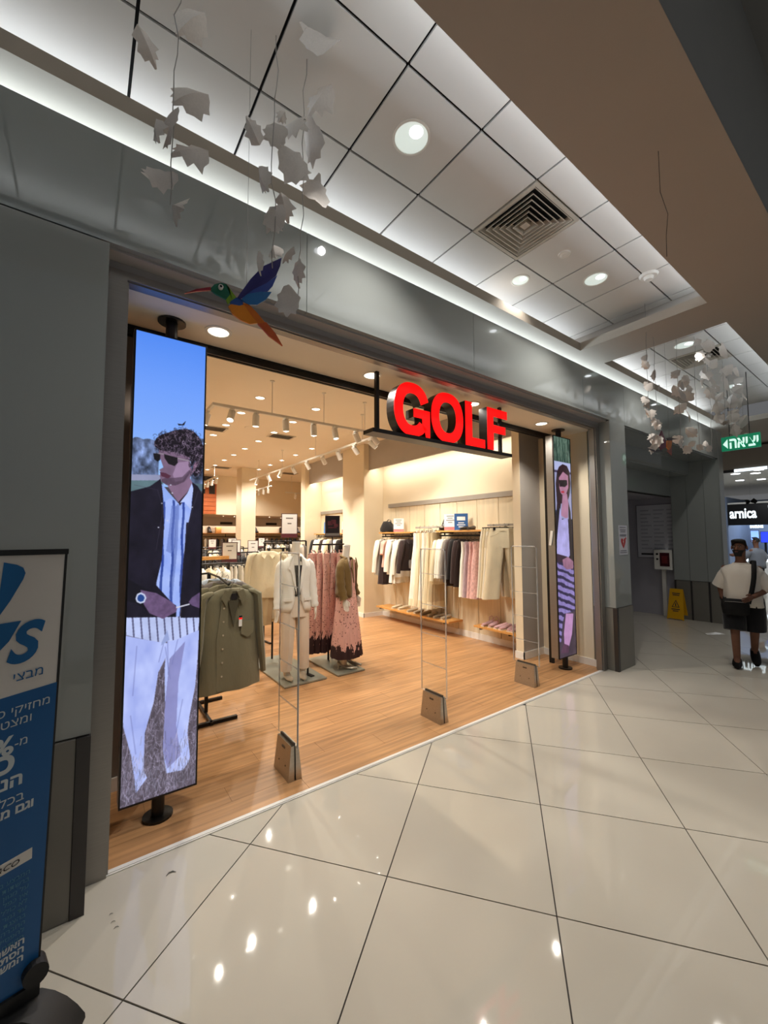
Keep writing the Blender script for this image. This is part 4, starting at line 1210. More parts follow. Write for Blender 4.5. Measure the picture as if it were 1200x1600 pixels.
MB((2.45, 7.5, 3.78)).cyl((2.45, 7.5, 3.78), (2.45, 7.5, 3.772), .11, .10, n=20).build('base', m_shopceil, t)

def spot_head(mb_o, x, y, z, yaw, tilt, t, power=0, target=None):
    """White cylinder spotlight under a track at height z: part of the track, its lamp a sub-part."""
    d = Vector((math.sin(tilt) * math.cos(yaw), math.sin(tilt) * math.sin(yaw), -math.cos(tilt)))
    p = Vector((x, y, z - .06))
    mb = MB(mb_o)
    mb.box(x - .02, y - .05, z - .025, x + .02, y + .05, z)
    mb.cyl((x, y, z - .02), (x, y, z - .065), .008, n=8)
    a, b = p + d * -.03, p + d * .115
    mb.cyl(a, b, .042, .044, n=16)
    h = mb.build('spotlight', m_spotwhite, t)
    lm_ = MB(mb_o)
    lm_.cyl(b, b + d * .003, .037, n=16)
    lm_.build('lamp', m_lampwarm, h)
    MB(mb_o).cyl(b + d * .003, b + d * .005, .013, n=10).build('bright_core', m_core, h)
    if power:
        spot('track_beam', b + d * .02, b + d * 2, power, WARM, 75, .7, .014)
def track(label, pts, rods, heads, zc=3.78):
    x0, y0, z0 = pts[0]
    t = thing('light_track', label, 'track light', (x0, y0, zc), 0, 'white spotlight tracks')
    o = (x0, y0, zc)
    for a, b in zip(pts[:-1], pts[1:]):
        r = MB(o)
        if abs(a[0] - b[0]) > abs(a[1] - b[1]):
            r.box(min(a[0], b[0]) - .018, a[1] - .018, a[2] - .016, max(a[0], b[0]) + .018, a[1] + .018, a[2] + .016)
        else:
            r.box(a[0] - .018, min(a[1], b[1]), a[2] - .016, a[0] + .018, max(a[1], b[1]), a[2] + .016)
        r.build('rail', m_spotwhite, t)
    for x, y in rods:
        r = MB(o)
        r.cyl((x, y, z0), (x, y, zc - .01), .005, n=6)
        r.cyl((x, y, zc - .012), (x, y, zc), .03, n=10)
        r.build('rod', m_spotwhite, t)
    for h in heads:
        spot_head(o, h[0], h[1], z0 - .016, h[2], h[3], t, h[4])
    return t
ZT_ = 3.33
SP = 72
track('white spotlight track along the shop front, turning back at its left end', [(1.21, 5.06, ZT_), (3.66, 5.06, ZT_)], [(1.93, 5.06), (2.69, 5.06), (3.39, 5.06)],
      [(1.42, 5.06, -2.2, .5, SP), (1.72, 5.06, 1.57, .05, 0), (2.12, 5.06, .5, .1, SP), (2.53, 5.06, .5, .1, 0), (2.87, 5.06, -1.2, .2, SP), (3.23, 5.06, .3, .6, SP), (3.55, 5.06, 0, .8, SP)])
track('short white spotlight track running back near the screen of the man', [(1.21, 5.08, ZT_), (1.21, 7.2, ZT_)], [(1.21, 5.6), (1.21, 6.9)], [(1.20, 5.35, 2.5, .3, SP), (1.21, 6.3, 2.5, .3, 0)])
track('long white spotlight track running back beside the side alcoves', [(3.70, 5.09, ZT_), (3.70, 11.3, ZT_)], [(3.70, 5.6), (3.70, 7.3), (3.70, 9.0), (3.70, 10.6)],
      [(3.70, 5.35, -.3, .9, SP), (3.70, 5.85, 0, .7, SP), (3.70, 6.4, .2, .5, 0), (3.70, 7.0, .2, .6, SP), (3.70, 7.7, .1, .6, 0), (3.70, 8.4, .1, .6, SP), (3.70, 9.1, 3.0, .4, 0), (3.70, 9.9, .2, .5, SP), (3.70, 10.7, 3, .3, SP)])
track('far spotlight track with bright lamps in the middle of the shop', [(2.75, 11.0, ZT_), (2.75, 13.4, ZT_)], [(2.75, 11.3), (2.75, 13.0)], [(2.75, 11.1 + .45 * k, 1.57, .5, SP if k % 2 else 0) for k in range(5)])
track('far spotlight track in front of the back wall', [(4.35, 11.4, ZT_ - .1), (4.35, 13.5, ZT_ - .1)], [(4.35, 11.6), (4.35, 13.2)], [(4.35, 11.6 + .4 * k, 1.4, .5, SP if k % 2 else 0) for k in range(5)])
track('single spotlight track before the back wall at the right', [(5.4, 12.8, ZT_ - .1), (6.6, 12.8, ZT_ - .1)], [(5.6, 12.8), (6.4, 12.8)], [(5.75, 12.8, 1.57, .4, SP)])
# ---------------------------------------------------------------- clothes on hangers and racks
def cloth(name, rgb, var=.08, vscale=8, bump=.25, bscale=18, rough=.85, stretch=(1, 1, .5)):
    return M(name, rgb, rough=rough, spec=.2, var=var, vscale=vscale, bump=bump, bscale=bscale, stretch=stretch, sheen=.2)
c_white = cloth('white_cotton', (236, 230, 216))
c_cream = cloth('cream_cotton', (228, 214, 182))
c_beige = cloth('beige_linen', (206, 186, 150))
c_olive = cloth('olive_twill', (118, 112, 88), var=.06)
c_black = cloth('black_cloth', (30, 26, 26))
c_dark = cloth('dark_brown_cloth', (50, 36, 34))
c_pink = cloth('blush_cotton', (226, 182, 166))
c_rose = cloth('rose_print', (206, 164, 158), var=.30, vscale=45)
c_grey = cloth('grey_cloth', (120, 112, 106))
c_blue = cloth('pale_blue_cotton', (186, 196, 206))
c_suede = cloth('olive_suede', (112, 88, 48), var=.12)
c_lilac = cloth('lilac_cloth', (172, 150, 156), var=.2, vscale=30)
m_hang = M('hanger_black', (26, 24, 24), rough=.4, var=.1)
m_wire = M('rack_black', (30, 28, 27), rough=.4, metal=.5, var=.1)
m_tag = M('paper_tag', (236, 234, 228), rough=.6, var=.02)
m_button = M('button', (190, 176, 150), rough=.4, var=.05)

def ring(cx, cy, z, hw, hd, n, seed, fold=0.0, k=5, sq=.8):
    r = []
    for j in range(n):
        a = 2 * PI * j / n
        c, s = math.cos(a), math.sin(a)
        x = hw * math.copysign(abs(c) ** sq, c)
        y = hd * math.copysign(abs(s) ** sq, s)
        y += fold * math.sin(k * x / max(hw, .01) * 2.2 + seed) * (1 if s < 0 else .7)
        r.append((cx + x, cy + y, z + fold * .35 * math.cos(k * x / max(hw, .01) * 1.7 + seed)))
    return r

def hanger(parent, hw=.19, mat=None):
    mb = MB()
    mb.tube([(0, 0, .02), (.018, 0, .035), (.03, 0, .012), (.018, 0, -.012), (0, 0, -.03), (0, 0, -.06)], .0025, n=5)
    mb.tube([(-hw, 0, -.105), (-hw * .5, 0, -.08), (0, 0, -.056), (hw * .5, 0, -.08), (hw, 0, -.105)], .007, n=6, flat=.6)
    return mb.build('hanger', mat or m_hang, parent)

def make_top(name, label, cat, mat, length=.66, hw=.22, sleeve=.56, hd=.035, collar=True, loc=(0, 0, 0), n=22, seed=0, flare=1.12, buttons=0, open_front=0.0):
    """Shirt, jacket or coat on a hanger: body, two sleeves, collar, hanger. Hangs in the local x-z plane, front towards -y."""
    t = thing(name, label, cat, loc)
    r_ = random.Random(seed)
    ph = r_.uniform(0, 6)
    rs = []
    lv = [(-.055, .32, .55), (-.072, .50, .8), (-.112, .84, .95), (-.165, .98, 1.05), (-.25, .98, 1.1), (-.40, 1.0, 1.15), (-.55 * length / .66, 1.05, 1.2), (-length * .93, flare, 1.3), (-length, flare * 1.01, 1.2)]
    for i, (z, a, b) in enumerate(lv):
        rs.append(ring(0, 0, z, hw * a, hd * b, n, ph, fold=.012 * min(1, i / 4), k=3))
    MB().rings(rs).build('body', mat, t, True)
    if sleeve:
        for s in (-1, 1):
            pts, rr = [], []
            pts, rr = [(s * hw * .60, -.004, -.088), (s * hw * .78, -.008, -.100)], [.028, .050]
            m_ = 7
            for i in range(m_):
                q = i / (m_ - 1)
                pts.append((s * (hw * .88 + .075 * q ** .8 + .01 * math.sin(5 * q + ph)), -.012 + .02 * math.sin(3 * q + ph + s), -.125 - sleeve * q))
                rr.append(.066 - .020 * q + .004 * math.sin(9 * q + ph))
            MB().tube(pts, rr, n=9, flat=.62).build('sleeve', mat, t, True)
    if collar:
        c = MB()
        for s in (-1, 1):
            c.add([(s * .015, -hd * .9, -.10), (s * .075, -hd * .7, -.062), (s * .085, -hd * 1.3, -.115), (s * .05, -hd * 1.75, -.155),
                   (s * .015, -hd * .8, -.095), (s * .073, -hd * .5, -.055), (s * .085, -hd * 1.0, -.11), (s * .05, -hd * 1.45, -.15)],
                  [(0, 1, 2, 3), (7, 6, 5, 4), (0, 4, 5, 1), (1, 5, 6, 2), (2, 6, 7, 3), (3, 7, 4, 0)])
        c.build('collar', mat, t)
    if buttons:
        for k in range(buttons):
            MB().cyl((0, -hd * 1.25, -.17 - k * (length - .22) / buttons), (0, -hd * 1.42, -.17 - k * (length - .22) / buttons), .007, n=8).build('button', m_button, t)
    hanger(t)
    return t

def make_dress(name, label, cat, mat, length=1.2, hw=.13, flare=2.1, hd=.045, loc=(0, 0, 0), n=34, seed=0, straps=True, fold=.02, k=9, hem=None, hem_len=.2):
    t = thing(name, label, cat, loc)
    rs = []
    ph = random.Random(seed).uniform(0, 6)
    m_ = 12
    for i in range(m_):
        q = i / (m_ - 1)
        z = -.10 - (length - .10) * q
        a = hw * (1.0 - .12 * math.sin(PI * min(1, q * 3)) * (q < .33) + (flare - 1) * q ** 1.2)
        rs.append(ring(0, 0, z, a, hd * (1 + 1.1 * q), n, ph, fold=fold * q ** .6, k=k))
    cut = m_
    if hem is not None:
        cut = int(m_ * (1 - hem_len)) + 1
        MB().rings(rs[cut - 1:], caps=False).build('hem', hem, t, True)
    MB().rings(rs[:cut], caps=True).build('body', mat, t, True)
    if straps:
        for s in (-1, 1):
            MB().tube([(s * hw * .45, 0, -.055), (s * hw * .6, -.02, -.09), (s * hw * .7, -.02, -.14)], .008, n=5).build('strap', mat, t)
    hanger(t, min(.19, hw * 1.3))
    return t

def make_trousers(name, label, cat, mat, length=1.0, hw=.20, loc=(0, 0, 0), seed=0, wide=1.0, n=16):
    t = thing(name, label, cat, loc)
    ph = random.Random(seed).uniform(0, 6)
    rs = []
    for z, a, b in ((-.045, .88, .75), (-.08, .92, .9), (-.16, 1.02, 1.05), (-.26, 1.10, 1.15), (-.33, 1.12, 1.15)):
        rs.append(ring(0, 0, z, hw * a, .045 * b, 22, ph, .006, 3))
    MB().rings(rs).build('seat', mat, t, True)
    for s in (-1, 1):
        rs = []
        for i in range(8):
            q = i / 7
            z = -.30 - (length - .30) * q
            rs.append(ring(s * hw * (.54 + .38 * q), 0, z, hw * (.55 - .03 * math.sin(PI * q)) * wide, .045 * (1.15 - .1 * q), n, ph + s, .008, 3))
        MB().rings(rs).build('leg', mat, t, True)
    rs = [ring(0, 0, -.035, hw * .90, .040, 22, ph), ring(0, 0, -.080, hw * .935, .046, 22, ph)]
    MB().rings(rs).build('waistband', mat, t, True)
    for s in (-1, 1):
        MB().tube([(s * hw * .35, -.043, -.09), (s * hw * .6, -.047, -.13), (s * hw * .95, -.03, -.16)], .004, n=5).build('pocket_seam', mat, t)
    mb = MB()
    mb.tube([(0, 0, .02), (.018, 0, .035), (.03, 0, .012), (.018, 0, -.012), (0, 0, -.02)], .0025, n=5)
    mb.box(-hw * .8, -.006, -.03, hw * .8, .006, -.018)
    for s in (-1, 1):
        mb.box(s * hw * .7 - .015, -.05, -.065, s * hw * .7 + .015, .02, -.025)
    mb.build('hanger', m_hang, t)
    return t

# ---- wall fittings: shelves with hanging bars on the right wall
m_shelf = M('oak_shelf', (206, 150, 84), rough=.45, spec=.35, var=.15, vscale=5, stretch=(8, .6, 8), bump=.05)
def wall_shelf(label, y0, y1, z, depth=.32, bar=None, x=5.40):
    t = thing('wall_shelf', label, 'shelf', (x, (y0 + y1) / 2, z))
    o = (x, (y0 + y1) / 2, z)
    MB(o).box(x - depth, y0, z - .028, x, y1, z).build('board', m_shelf, t)
    for y in (y0 + .12, y1 - .12):
        b = MB(o)
        b.box(x - depth + .01, y - .012, z - .052, x, y + .012, z - .028)
        b.build('bracket', m_wire, t)
    if bar:
        zb = bar
        MB(o).cyl((x - .24, y0 + .02, zb), (x - .24, y1 - .02, zb), .014, n=10).build('hanging_bar', m_wire, t)
        for y in (y0 + .14, y1 - .14):
            MB(o).box(x - .25, y - .008, zb, x - .23, y + .008, z - .028).build('drop', m_wire, t)
    return t
def wall_bar(label, y0, y1, z, x=5.40):
    t = thing('wall_rail', label, 'rail', (x, (y0 + y1) / 2, z))
    o = (x, (y0 + y1) / 2, z)
    MB(o).box(x - .30, y0, z - .016, x - .26, y1, z + .016).build('bar', m_valance, t)
    for y in (y0 + .12, y1 - .12):
        MB(o).box(x - .30, y - .01, z - .014, x, y + .01, z + .014).build('arm', m_valance, t)
    return t
wall_shelf('oak wall shelf carrying the black bag, over white and dark shirts', 5.90, 7.05, 1.825, bar=1.735)
wall_bar('grey wall bar holding the long cream dresses', 5.15, 5.88, 1.90)
wall_shelf('oak wall shelf carrying the blue card and black shoes', 4.20, 5.30, 1.835, bar=1.745)
wall_bar('grey wall bar holding the cream trousers', 3.64, 4.16, 1.90)
wall_shelf('low oak wall shelf under the dresses, holding light shoes', 4.98, 7.10, .275, .36)
wall_shelf('low oak wall shelf under the cream trousers, holding pink shoes', 3.64, 4.42, .32, .36)
wall_shelf('oak wall shelf of the rear alcove, with a blue card', 8.5, 10.1, 1.825, bar=1.735)

# ---- garments on the right wall, counted from the far end of each bar
G = 'clothes hanging on the right wall'
shirt_p = make_top('hanging_shirt', 'white long sleeved shirt, farthest on the bar under the bag shelf', 'shirt', c_white, .80, .20, .62, loc=(5.13, 6.98, 1.735), seed=2, buttons=6)
shirt_p.rotation_euler = (0, 0, .10)
shirt_p['group'] = G
long_p = make_dress('hanging_dress', 'dark brown long dress between white and blush tops on far bar', 'dress', c_dark, .98, .16, 1.4, loc=(5.13, 6.82, 1.735), seed=3)
tee_p = make_top('blush_tee', 'blush short sleeved top hanging between dark dress and white shirts', 'top', c_pink, .62, .20, .24, loc=(5.13, 6.70, 1.735), seed=4, collar=False)
long_p['group'] = tee_p['group'] = G
dup(shirt_p, (5.13, 6.56, 1.735), .06, 'white shirt hanging just beyond the white top with frayed hem', G, scale=(1, 1, .95))
fr_ = make_dress('fringed_dress', 'white top with frayed hem behind the dark brown jacket', 'top', c_white, .92, .17, 1.35, loc=(5.13, 6.43, 1.735), seed=5, fold=.03, k=14)
fr_['group'] = G
dup(shirt_p, (5.13, 6.33, 1.735), .04, 'white shirt half hidden by the dark brown jacket', G)
jk = make_top('hanging_jacket', 'dark brown jacket with a small bag, nearest under the bag shelf', 'jacket', c_dark, .66, .225, .58, hd=.05, loc=(5.13, 6.12, 1.735), seed=6)
jk['group'] = G
sb_ = thing('shoulder_bag', 'small dark shoulder bag hanging against the dark brown jacket', 'bag', (5.12, 6.04, 1.62))
MB().rings([ring(0, -.02, -.50 + .02 * k, .07 * (1 - .15 * abs(k - 4) / 4), .03, 14, 0) for k in range(9)]).build('pouch', c_grey, sb_, True)
MB().tube([(-.06, -.02, -.36), (-.03, -.015, -.15), (0, 0, .1), (.03, -.015, -.15), (.06, -.02, -.36)], .004, n=5).build('strap', m_hang, sb_)

dr_p = make_dress('hanging_dress', 'long cream dress farthest on the grey bar, with fringed hem', 'dress', c_white, 1.44, .15, 1.75, loc=(5.12, 5.78, 1.90), seed=7, hem=c_cream, hem_len=.12, fold=.022)
dr_p['group'] = G
for k, (y, m, nm) in enumerate(((5.66, c_cream, 'second long cream dress from the far end of the grey bar'), (5.54, c_white, 'third long dress on the grey bar, whiter than its neighbours'), (5.43, c_cream, 'fourth long cream dress on the grey bar'), (5.33, c_beige, 'beige long dress nearest on the grey bar'))):
    dup(dr_p, (5.12, y, 1.90), .08 * (k - 1.5), nm, G, {'body': m}, (1, .55, 1))
tb = [(5.22, c_cream, 'cream'), (5.13, c_white, 'first white'), (5.05, c_white, 'second white'), (4.97, c_grey, 'pale grey'), (4.90, c_dark, 'dark brown'), (4.82, c_black, 'black'), (4.73, c_dark, 'second dark brown')]
for k, (y, m, nm) in enumerate(tb):
    dup(shirt_p, (5.14, y, 1.745), .05 * math.sin(k * 2), '%s shirt on the bar under the blue card' % nm, G, {'body': m, 'sleeve': m, 'collar': m}, (1, .62, 1.06 if k in (0, 4, 6) else .98))
rs_p = make_dress('hanging_skirt', 'rose printed long skirt nearest under the blue card shelf', 'skirt', c_rose, 1.0, .15, 1.45, loc=(5.14, 4.36, 1.745), seed=9, straps=False, fold=.014, k=6)
rs_p['group'] = G
for y, m, nm in ((4.62, c_white, 'white blouse-length skirt beside the dark shirts under the card shelf'), (4.54, c_lilac, 'lilac printed skirt between white and rose ones'), (4.45, c_rose, 'second rose printed skirt from the near end of its bar')):
    dup(rs_p, (5.14, y, 1.745), .05, nm, G, {'body': m}, (1, .6, 1))
tr_p = make_trousers('hanging_trousers', 'cream trousers hanging foremost on the bar beside the grey column', 'trousers', c_cream, 1.08, .245, loc=(5.06, 3.82, 1.885), seed=11)
tr_p.rotation_euler = (0, 0, -.45)
tr_p['group'] = G
for k, (y, nm) in enumerate(((3.93, 'second'), (3.99, 'third'), (4.05, 'fourth'), (4.11, 'fifth'))):
    dup(tr_p, (5.10, y, 1.885), -.22 + .05 * k, nm + ' pair of cream trousers behind the foremost pair', G, scale=(.85, .5, 1), recolor= {'seat': (c_cream, c_white)[k % 2], 'leg': (c_cream, c_white)[k % 2], 'waistband': c_cream})
# rear alcove
for k in range(9):
    m = (c_black, c_white, c_grey, c_beige, c_white, c_dark, c_cream, c_white, c_black)[k]
    dup(shirt_p, (5.14, 8.62 + .17 * k, 1.735), .04, '%s garment from the near end of the rear alcove bar' % ORD[k], G, {'body': m, 'sleeve': m, 'collar': m})

# ---- things on the shelves
def card(label, x, y, z, w, h, rz, top, bottom=None, frac=.25, lines=0, lean=.16, parentless=True):
    """Printed card in a clear stand: card, band, printed lines."""
    t = thing('price_card', label, 'card', (x, y, z), rz)
    ty = math.tan(lean)
    f = lambda a, b: (a, b * ty, b)
    MB().prism([(-w / 2, 0), (w / 2, 0), (w / 2, h), (-w / 2, h)], f, (0, .004, 0)).build('card', top, t)
    if bottom is not None:
        MB().prism([(-w / 2, 0), (w / 2, 0), (w / 2, h * frac), (-w / 2, h * frac)], lambda a, b: (a, b * ty - .0012, b), (0, .001, 0)).build('colour_band', bottom, t)
    for k in range(lines):
        zz = h * (.86 - .13 * k)
        ww = w * (.30, .22, .34, .18, .26)[k % 5]
        MB().prism([(-ww, zz), (ww, zz), (ww, zz + h * .05), (-ww, zz + h * .05)], lambda a, b: (a, b * ty - .0012, b), (0, .001, 0)).build('print_line', m_line, t)
    MB().box(-w * .4, -.03, -.001, w * .4, .06, .004).build('stand', m_tag, t)
    return t
m_line = M('print_grey', (128, 124, 120), rough=.6, var=.05)
m_cardw = M('card_white', (238, 236, 232), rough=.5, var=.01)
m_cardr = M('card_rose', (206, 120, 118), rough=.5, var=.25, vscale=60)
m_cardb = M('card_blue', (48, 92, 150), rough=.5, var=.03)
m_cardbl = M('card_light_blue', (84, 140, 206), rough=.5, var=.1)
m_cardk = M('card_black', (30, 20, 22), rough=.45, var=.3, vscale=20)
m_burg = M('sign_burgundy', (96, 42, 52), rough=.45, var=.05)
m_frame_ = M('sign_frame', (90, 66, 66), rough=.4, var=.05)
SH1, SH2 = 1.825, 1.835
card('white price card with rose band on the bag shelf', 5.20, 6.52, SH1, .21, .28, -PI / 2 + .85, m_cardw, m_cardr, .22, 4)
card('white price card with rose band beside the blue card', 5.20, 5.06, SH2, .21, .29, -PI / 2 + .75, m_cardw, m_cardr, .22, 4)
t = card('blue price card on the oak shelf', 5.20, 4.80, SH2, .23, .29, -PI / 2 + .75, m_cardb, None, lines=0)
MB().prism([(-.07, .17), (.07, .17), (.07, .235), (-.07, .235)], lambda a, b: (a, b * math.tan(.16) - .0015, b), (0, .001, 0)).build('white_box', m_cardw, t)
for zz, ww in ((.12, .05), (.085, .07), (.05, .045)):
    MB().prism([(-ww, zz), (ww, zz), (ww, zz + .016), (-ww, zz + .016)], lambda a, b: (a, b * math.tan(.16) - .0015, b), (0, .001, 0)).build('print_line', m_cardw, t)
t = card('light blue price card on the rear alcove shelf', 5.2, 9.5, SH1, .26, .30, -PI / 2 + .75, m_cardbl, None)
MB().prism([(-.05, .08), (.05, .08), (.05, .14), (-.05, .14)], lambda a, b: (a, b * math.tan(.16) - .0015, b), (0, .001, 0)).build('print_block', m_cardw, t)
card('white price card with red band in the rear alcove', 5.2, 8.62, SH1, .2, .30, -PI / 2 + .75, m_cardw, m_cardr, .3, 4)

t = thing('folded_bag', 'crumpled black tote bag lying on the oak wall shelf', 'bag', (5.20, 6.86, SH1))
bagp = []
for k, (z, s) in enumerate(((0, .8), (.03, 1.0), (.08, .98), (.14, .85), (.19, .62), (.225, .42))):
    r = []
    for j in range(20):
        a = 2 * PI * j / 20
        w_ = 1 + .10 * math.sin(3 * a + k) + .05 * math.sin(7 * a + 2 * k)
        r.append((.13 * s * math.cos(a) * w_, .20 * s * math.sin(a) * w_ + .05 * k * .3, z + .012 * math.sin(4 * a + k)))
    bagp.append(r)
MB().rings(bagp).build('body', c_black, t, True)
MB().tube([(0, -.1, .15), (.02, -.05, .25), (.02, .03, .27), (0, .1, .2)], .012, n=6, flat=.5).build('handle', c_black, t, True)
t = thing('boot', 'black ankle boot standing at the end of the card shelf', 'shoe', (5.22, 5.22, SH2), -PI / 2)

def shoe_into(t, mat, sole, kind='flat', L=.25):
    """A shoe pointing to -y: upper, sole, (strap or heel)."""
    rs = []
    for i in range(9):
        q = i / 8
        y = L * (.5 - q)
        wv = .036 * (.75 + .45 * math.sin(PI * (.2 + .7 * q))) * (1 if q < .93 else .6)
        hh = {'flat': .065 - .035 * q, 'boot': (.23 if q < .45 else .23 - (q - .45) * .55 if q < .75 else .055), 'sandal': .03}[kind]
        hh = max(hh, .03)
        rs.append([(wv * math.cos(a), y, .012 + hh * (.5 + .5 * math.sin(a)) if True else 0) for a in [2 * PI * k / 12 for k in range(12)]])
    MB().rings(rs).build('upper', mat, t, True)
    so = [(.034 * (.8 + .4 * math.sin(PI * (.15 + .75 * i / 10))), L * (.5 - i / 10)) for i in range(11)]
    MB().prism([(a, b) for a, b in so] + [(-a, b) for a, b in reversed(so)], lambda a, b: (a, b, .014), (0, 0, -.014)).build('sole', sole, t)
    return t
m_sole = M('shoe_sole', (70, 54, 44), rough=.6, var=.1)
m_solew = M('shoe_sole_pale', (214, 200, 178), rough=.6, var=.05)
m_leather = M('black_leather', (24, 21, 21), rough=.35, var=.1)
m_pinkshoe = M('pink_leather', (196, 156, 158), rough=.45, var=.15, vscale=25)
m_paleshoe = M('pale_leather', (214, 196, 166), rough=.45, var=.1)
m_silver = M('silver_leather', (196, 182, 160), rough=.3, metal=.4, var=.1)
shoe_into(t, m_leather, m_sole, 'boot', .24)
sk = [('black_shoe', 'black low shoe left of its pair on the card shelf', (5.18, 4.72, SH2), m_leather), ('black_shoe', 'black low shoe at the near end of the card shelf', (5.18, 4.56, SH2), m_leather)]
for nm, lb, lc, mt in sk:
    t = thing(nm, lb, 'shoe', lc, -PI / 2 + .3)
    shoe_into(t, mt, m_sole, 'flat', .23)
ppink = None
lowA = [(5.20, 6.60), (5.22, 6.42), (5.19, 6.10), (5.20, 5.92), (5.19, 5.72), (5.20, 5.54), (5.19, 5.36), (5.20, 5.20)]
for k, (x, y) in enumerate(lowA):
    t = thing('shoe', '%s pale shoe from the far end of the low shelf under the dresses' % ORD[k], 'shoe', (x, y, .275), PI / 2 * -1 + .12 * math.sin(k * 3), 'shoes on the low wall shelves')
    shoe_into(t, (m_paleshoe, m_silver)[k // 2 % 2], m_solew, 'flat', .24)
lowB = [(5.18, 4.26, 0), (5.20, 4.16, 0), (5.20, 4.02, 1), (5.19, 3.93, 1), (5.20, 3.82, 1), (5.20, 3.73, 1)]
for k, (x, y, kk) in enumerate(lowB):
    t = thing('shoe', '%s pink shoe from the far end of the low shelf under the trousers' % ORD[k], 'shoe', (x, y, .32), -PI / 2 + .2 * math.sin(k * 2), 'shoes on the low wall shelves')
    shoe_into(t, m_pinkshoe, m_solew, 'flat', .25)
    if k < 2:
        MB().tube([(0.03, .08, .05), (.035, .10, .12), (0, .11, .14), (-.035, .10, .12), (-.03, .08, .05)], .006, n=6).build('ankle_strap', m_pinkshoe, t)
# ---------------------------------------------------------------- mannequins on their base plates
m_manne = M('mannequin_white', (232, 224, 210), rough=.45, spec=.4, var=.02)
m_plate = M('grey_steel_plate', (150, 150, 136), rough=.38, metal=.35, var=.06)
m_trouserpink = cloth('blush_trouser', (228, 212, 192), var=.05)
m_blazer = cloth('white_linen_blazer', (238, 234, 224), var=.04, bump=.3, bscale=22)
def lace_mat(name, zhem):
    """Rose cloth sprinkled with small dark motifs, changing to a jagged black lace border below the local height zhem."""
    m = M(name, (220, 170, 158), rough=.6, spec=.35, var=.10, vscale=30, bump=.2, bscale=30, stretch=(1, 1, .3))
    nt = m.node_tree
    b = nt.nodes['Principled BSDF']
    src = b.inputs['Base Color'].links[0].from_socket
    tc = nt.nodes.new('ShaderNodeTexCoord')
    vo = nt.nodes.new('ShaderNodeTexVoronoi')
    vo.inputs['Scale'].default_value = 34
    nt.links.new(tc.outputs['Object'], vo.inputs['Vector'])
    lt = nt.nodes.new('ShaderNodeMath'); lt.operation = 'LESS_THAN'; lt.inputs[1].default_value = .26
    nt.links.new(vo.outputs['Distance'], lt.inputs[0])
    nz = nt.nodes.new('ShaderNodeTexNoise'); nz.inputs['Scale'].default_value = 11; nz.inputs['Detail'].default_value = 6
    nt.links.new(tc.outputs['Object'], nz.inputs['Vector'])
    gate_ = nt.nodes.new('ShaderNodeMath'); gate_.operation = 'GREATER_THAN'; gate_.inputs[1].default_value = .46
    nt.links.new(nz.outputs[0], gate_.inputs[0])
    mul = nt.nodes.new('ShaderNodeMath'); mul.operation = 'MULTIPLY'
    nt.links.new(lt.outputs[0], mul.inputs[0]); nt.links.new(gate_.outputs[0], mul.inputs[1])
    mx1 = nt.nodes.new('ShaderNodeMixRGB'); mx1.inputs[2].default_value = (*lin((112, 70, 66)), 1)
    nt.links.new(mul.outputs[0], mx1.inputs[0]); nt.links.new(src, mx1.inputs[1])
    sp = nt.nodes.new('ShaderNodeSeparateXYZ'); nt.links.new(tc.outputs['Object'], sp.inputs[0])
    mp = nt.nodes.new('ShaderNodeMapping'); mp.inputs['Scale'].default_value = (1, 1, .35)
    nt.links.new(tc.outputs['Object'], mp.inputs[0])
    n2 = nt.nodes.new('ShaderNodeTexNoise'); n2.inputs['Scale'].default_value = 20; n2.inputs['Detail'].default_value = 5
    nt.links.new(mp.outputs[0], n2.inputs['Vector'])
    ma = nt.nodes.new('ShaderNodeMath'); ma.operation = 'MULTIPLY_ADD'; ma.inputs[1].default_value = .55; ma.inputs[2].default_value = -.275
    nt.links.new(n2.outputs[0], ma.inputs[0])
    ad = nt.nodes.new('ShaderNodeMath'); ad.operation = 'ADD'
    nt.links.new(sp.outputs['Z'], ad.inputs[0]); nt.links.new(ma.outputs[0], ad.inputs[1])
    l2 = nt.nodes.new('ShaderNodeMath'); l2.operation = 'LESS_THAN'; l2.inputs[1].default_value = zhem
    nt.links.new(ad.outputs[0], l2.inputs[0])
    mx2 = nt.nodes.new('ShaderNodeMixRGB'); mx2.inputs[2].default_value = (*lin((52, 30, 32)), 1)
    nt.links.new(l2.outputs[0], mx2.inputs[0]); nt.links.new(mx1.outputs[0], mx2.inputs[1])
    nt.links.new(mx2.outputs[0], b.inputs['Base Color'])
    return m
m_lace = lace_mat('rose_lace_worn', .30)
m_lacehang = lace_mat('rose_lace_hung', -1.20)
m_lacehem = m_lace
m_skin = m_manne

def plate(name, label, x0, y0, x1, y1):
    t = thing(name, label, 'base plate', ((x0 + x1) / 2, (y0 + y1) / 2, 0))
    o = tuple(t.location)
    MB(o).box(x0, y0, .006, x1, y1, .022).build('plate', m_plate, t)
    MB(o).box(x0 + .004, y0 + .004, 0, x1 - .004, y1 - .004, .006).build('underside', m_wire, t)
    return t
PT = .022
p1 = plate('steel_plate', 'grey metal base plate under the white blazer mannequin and coats', 1.90, 4.475, 2.44, 5.74)
p2 = plate('steel_plate', 'grey metal base plate under the rose dresses and suede jacket', 2.585, 4.46, 2.985, 5.33)

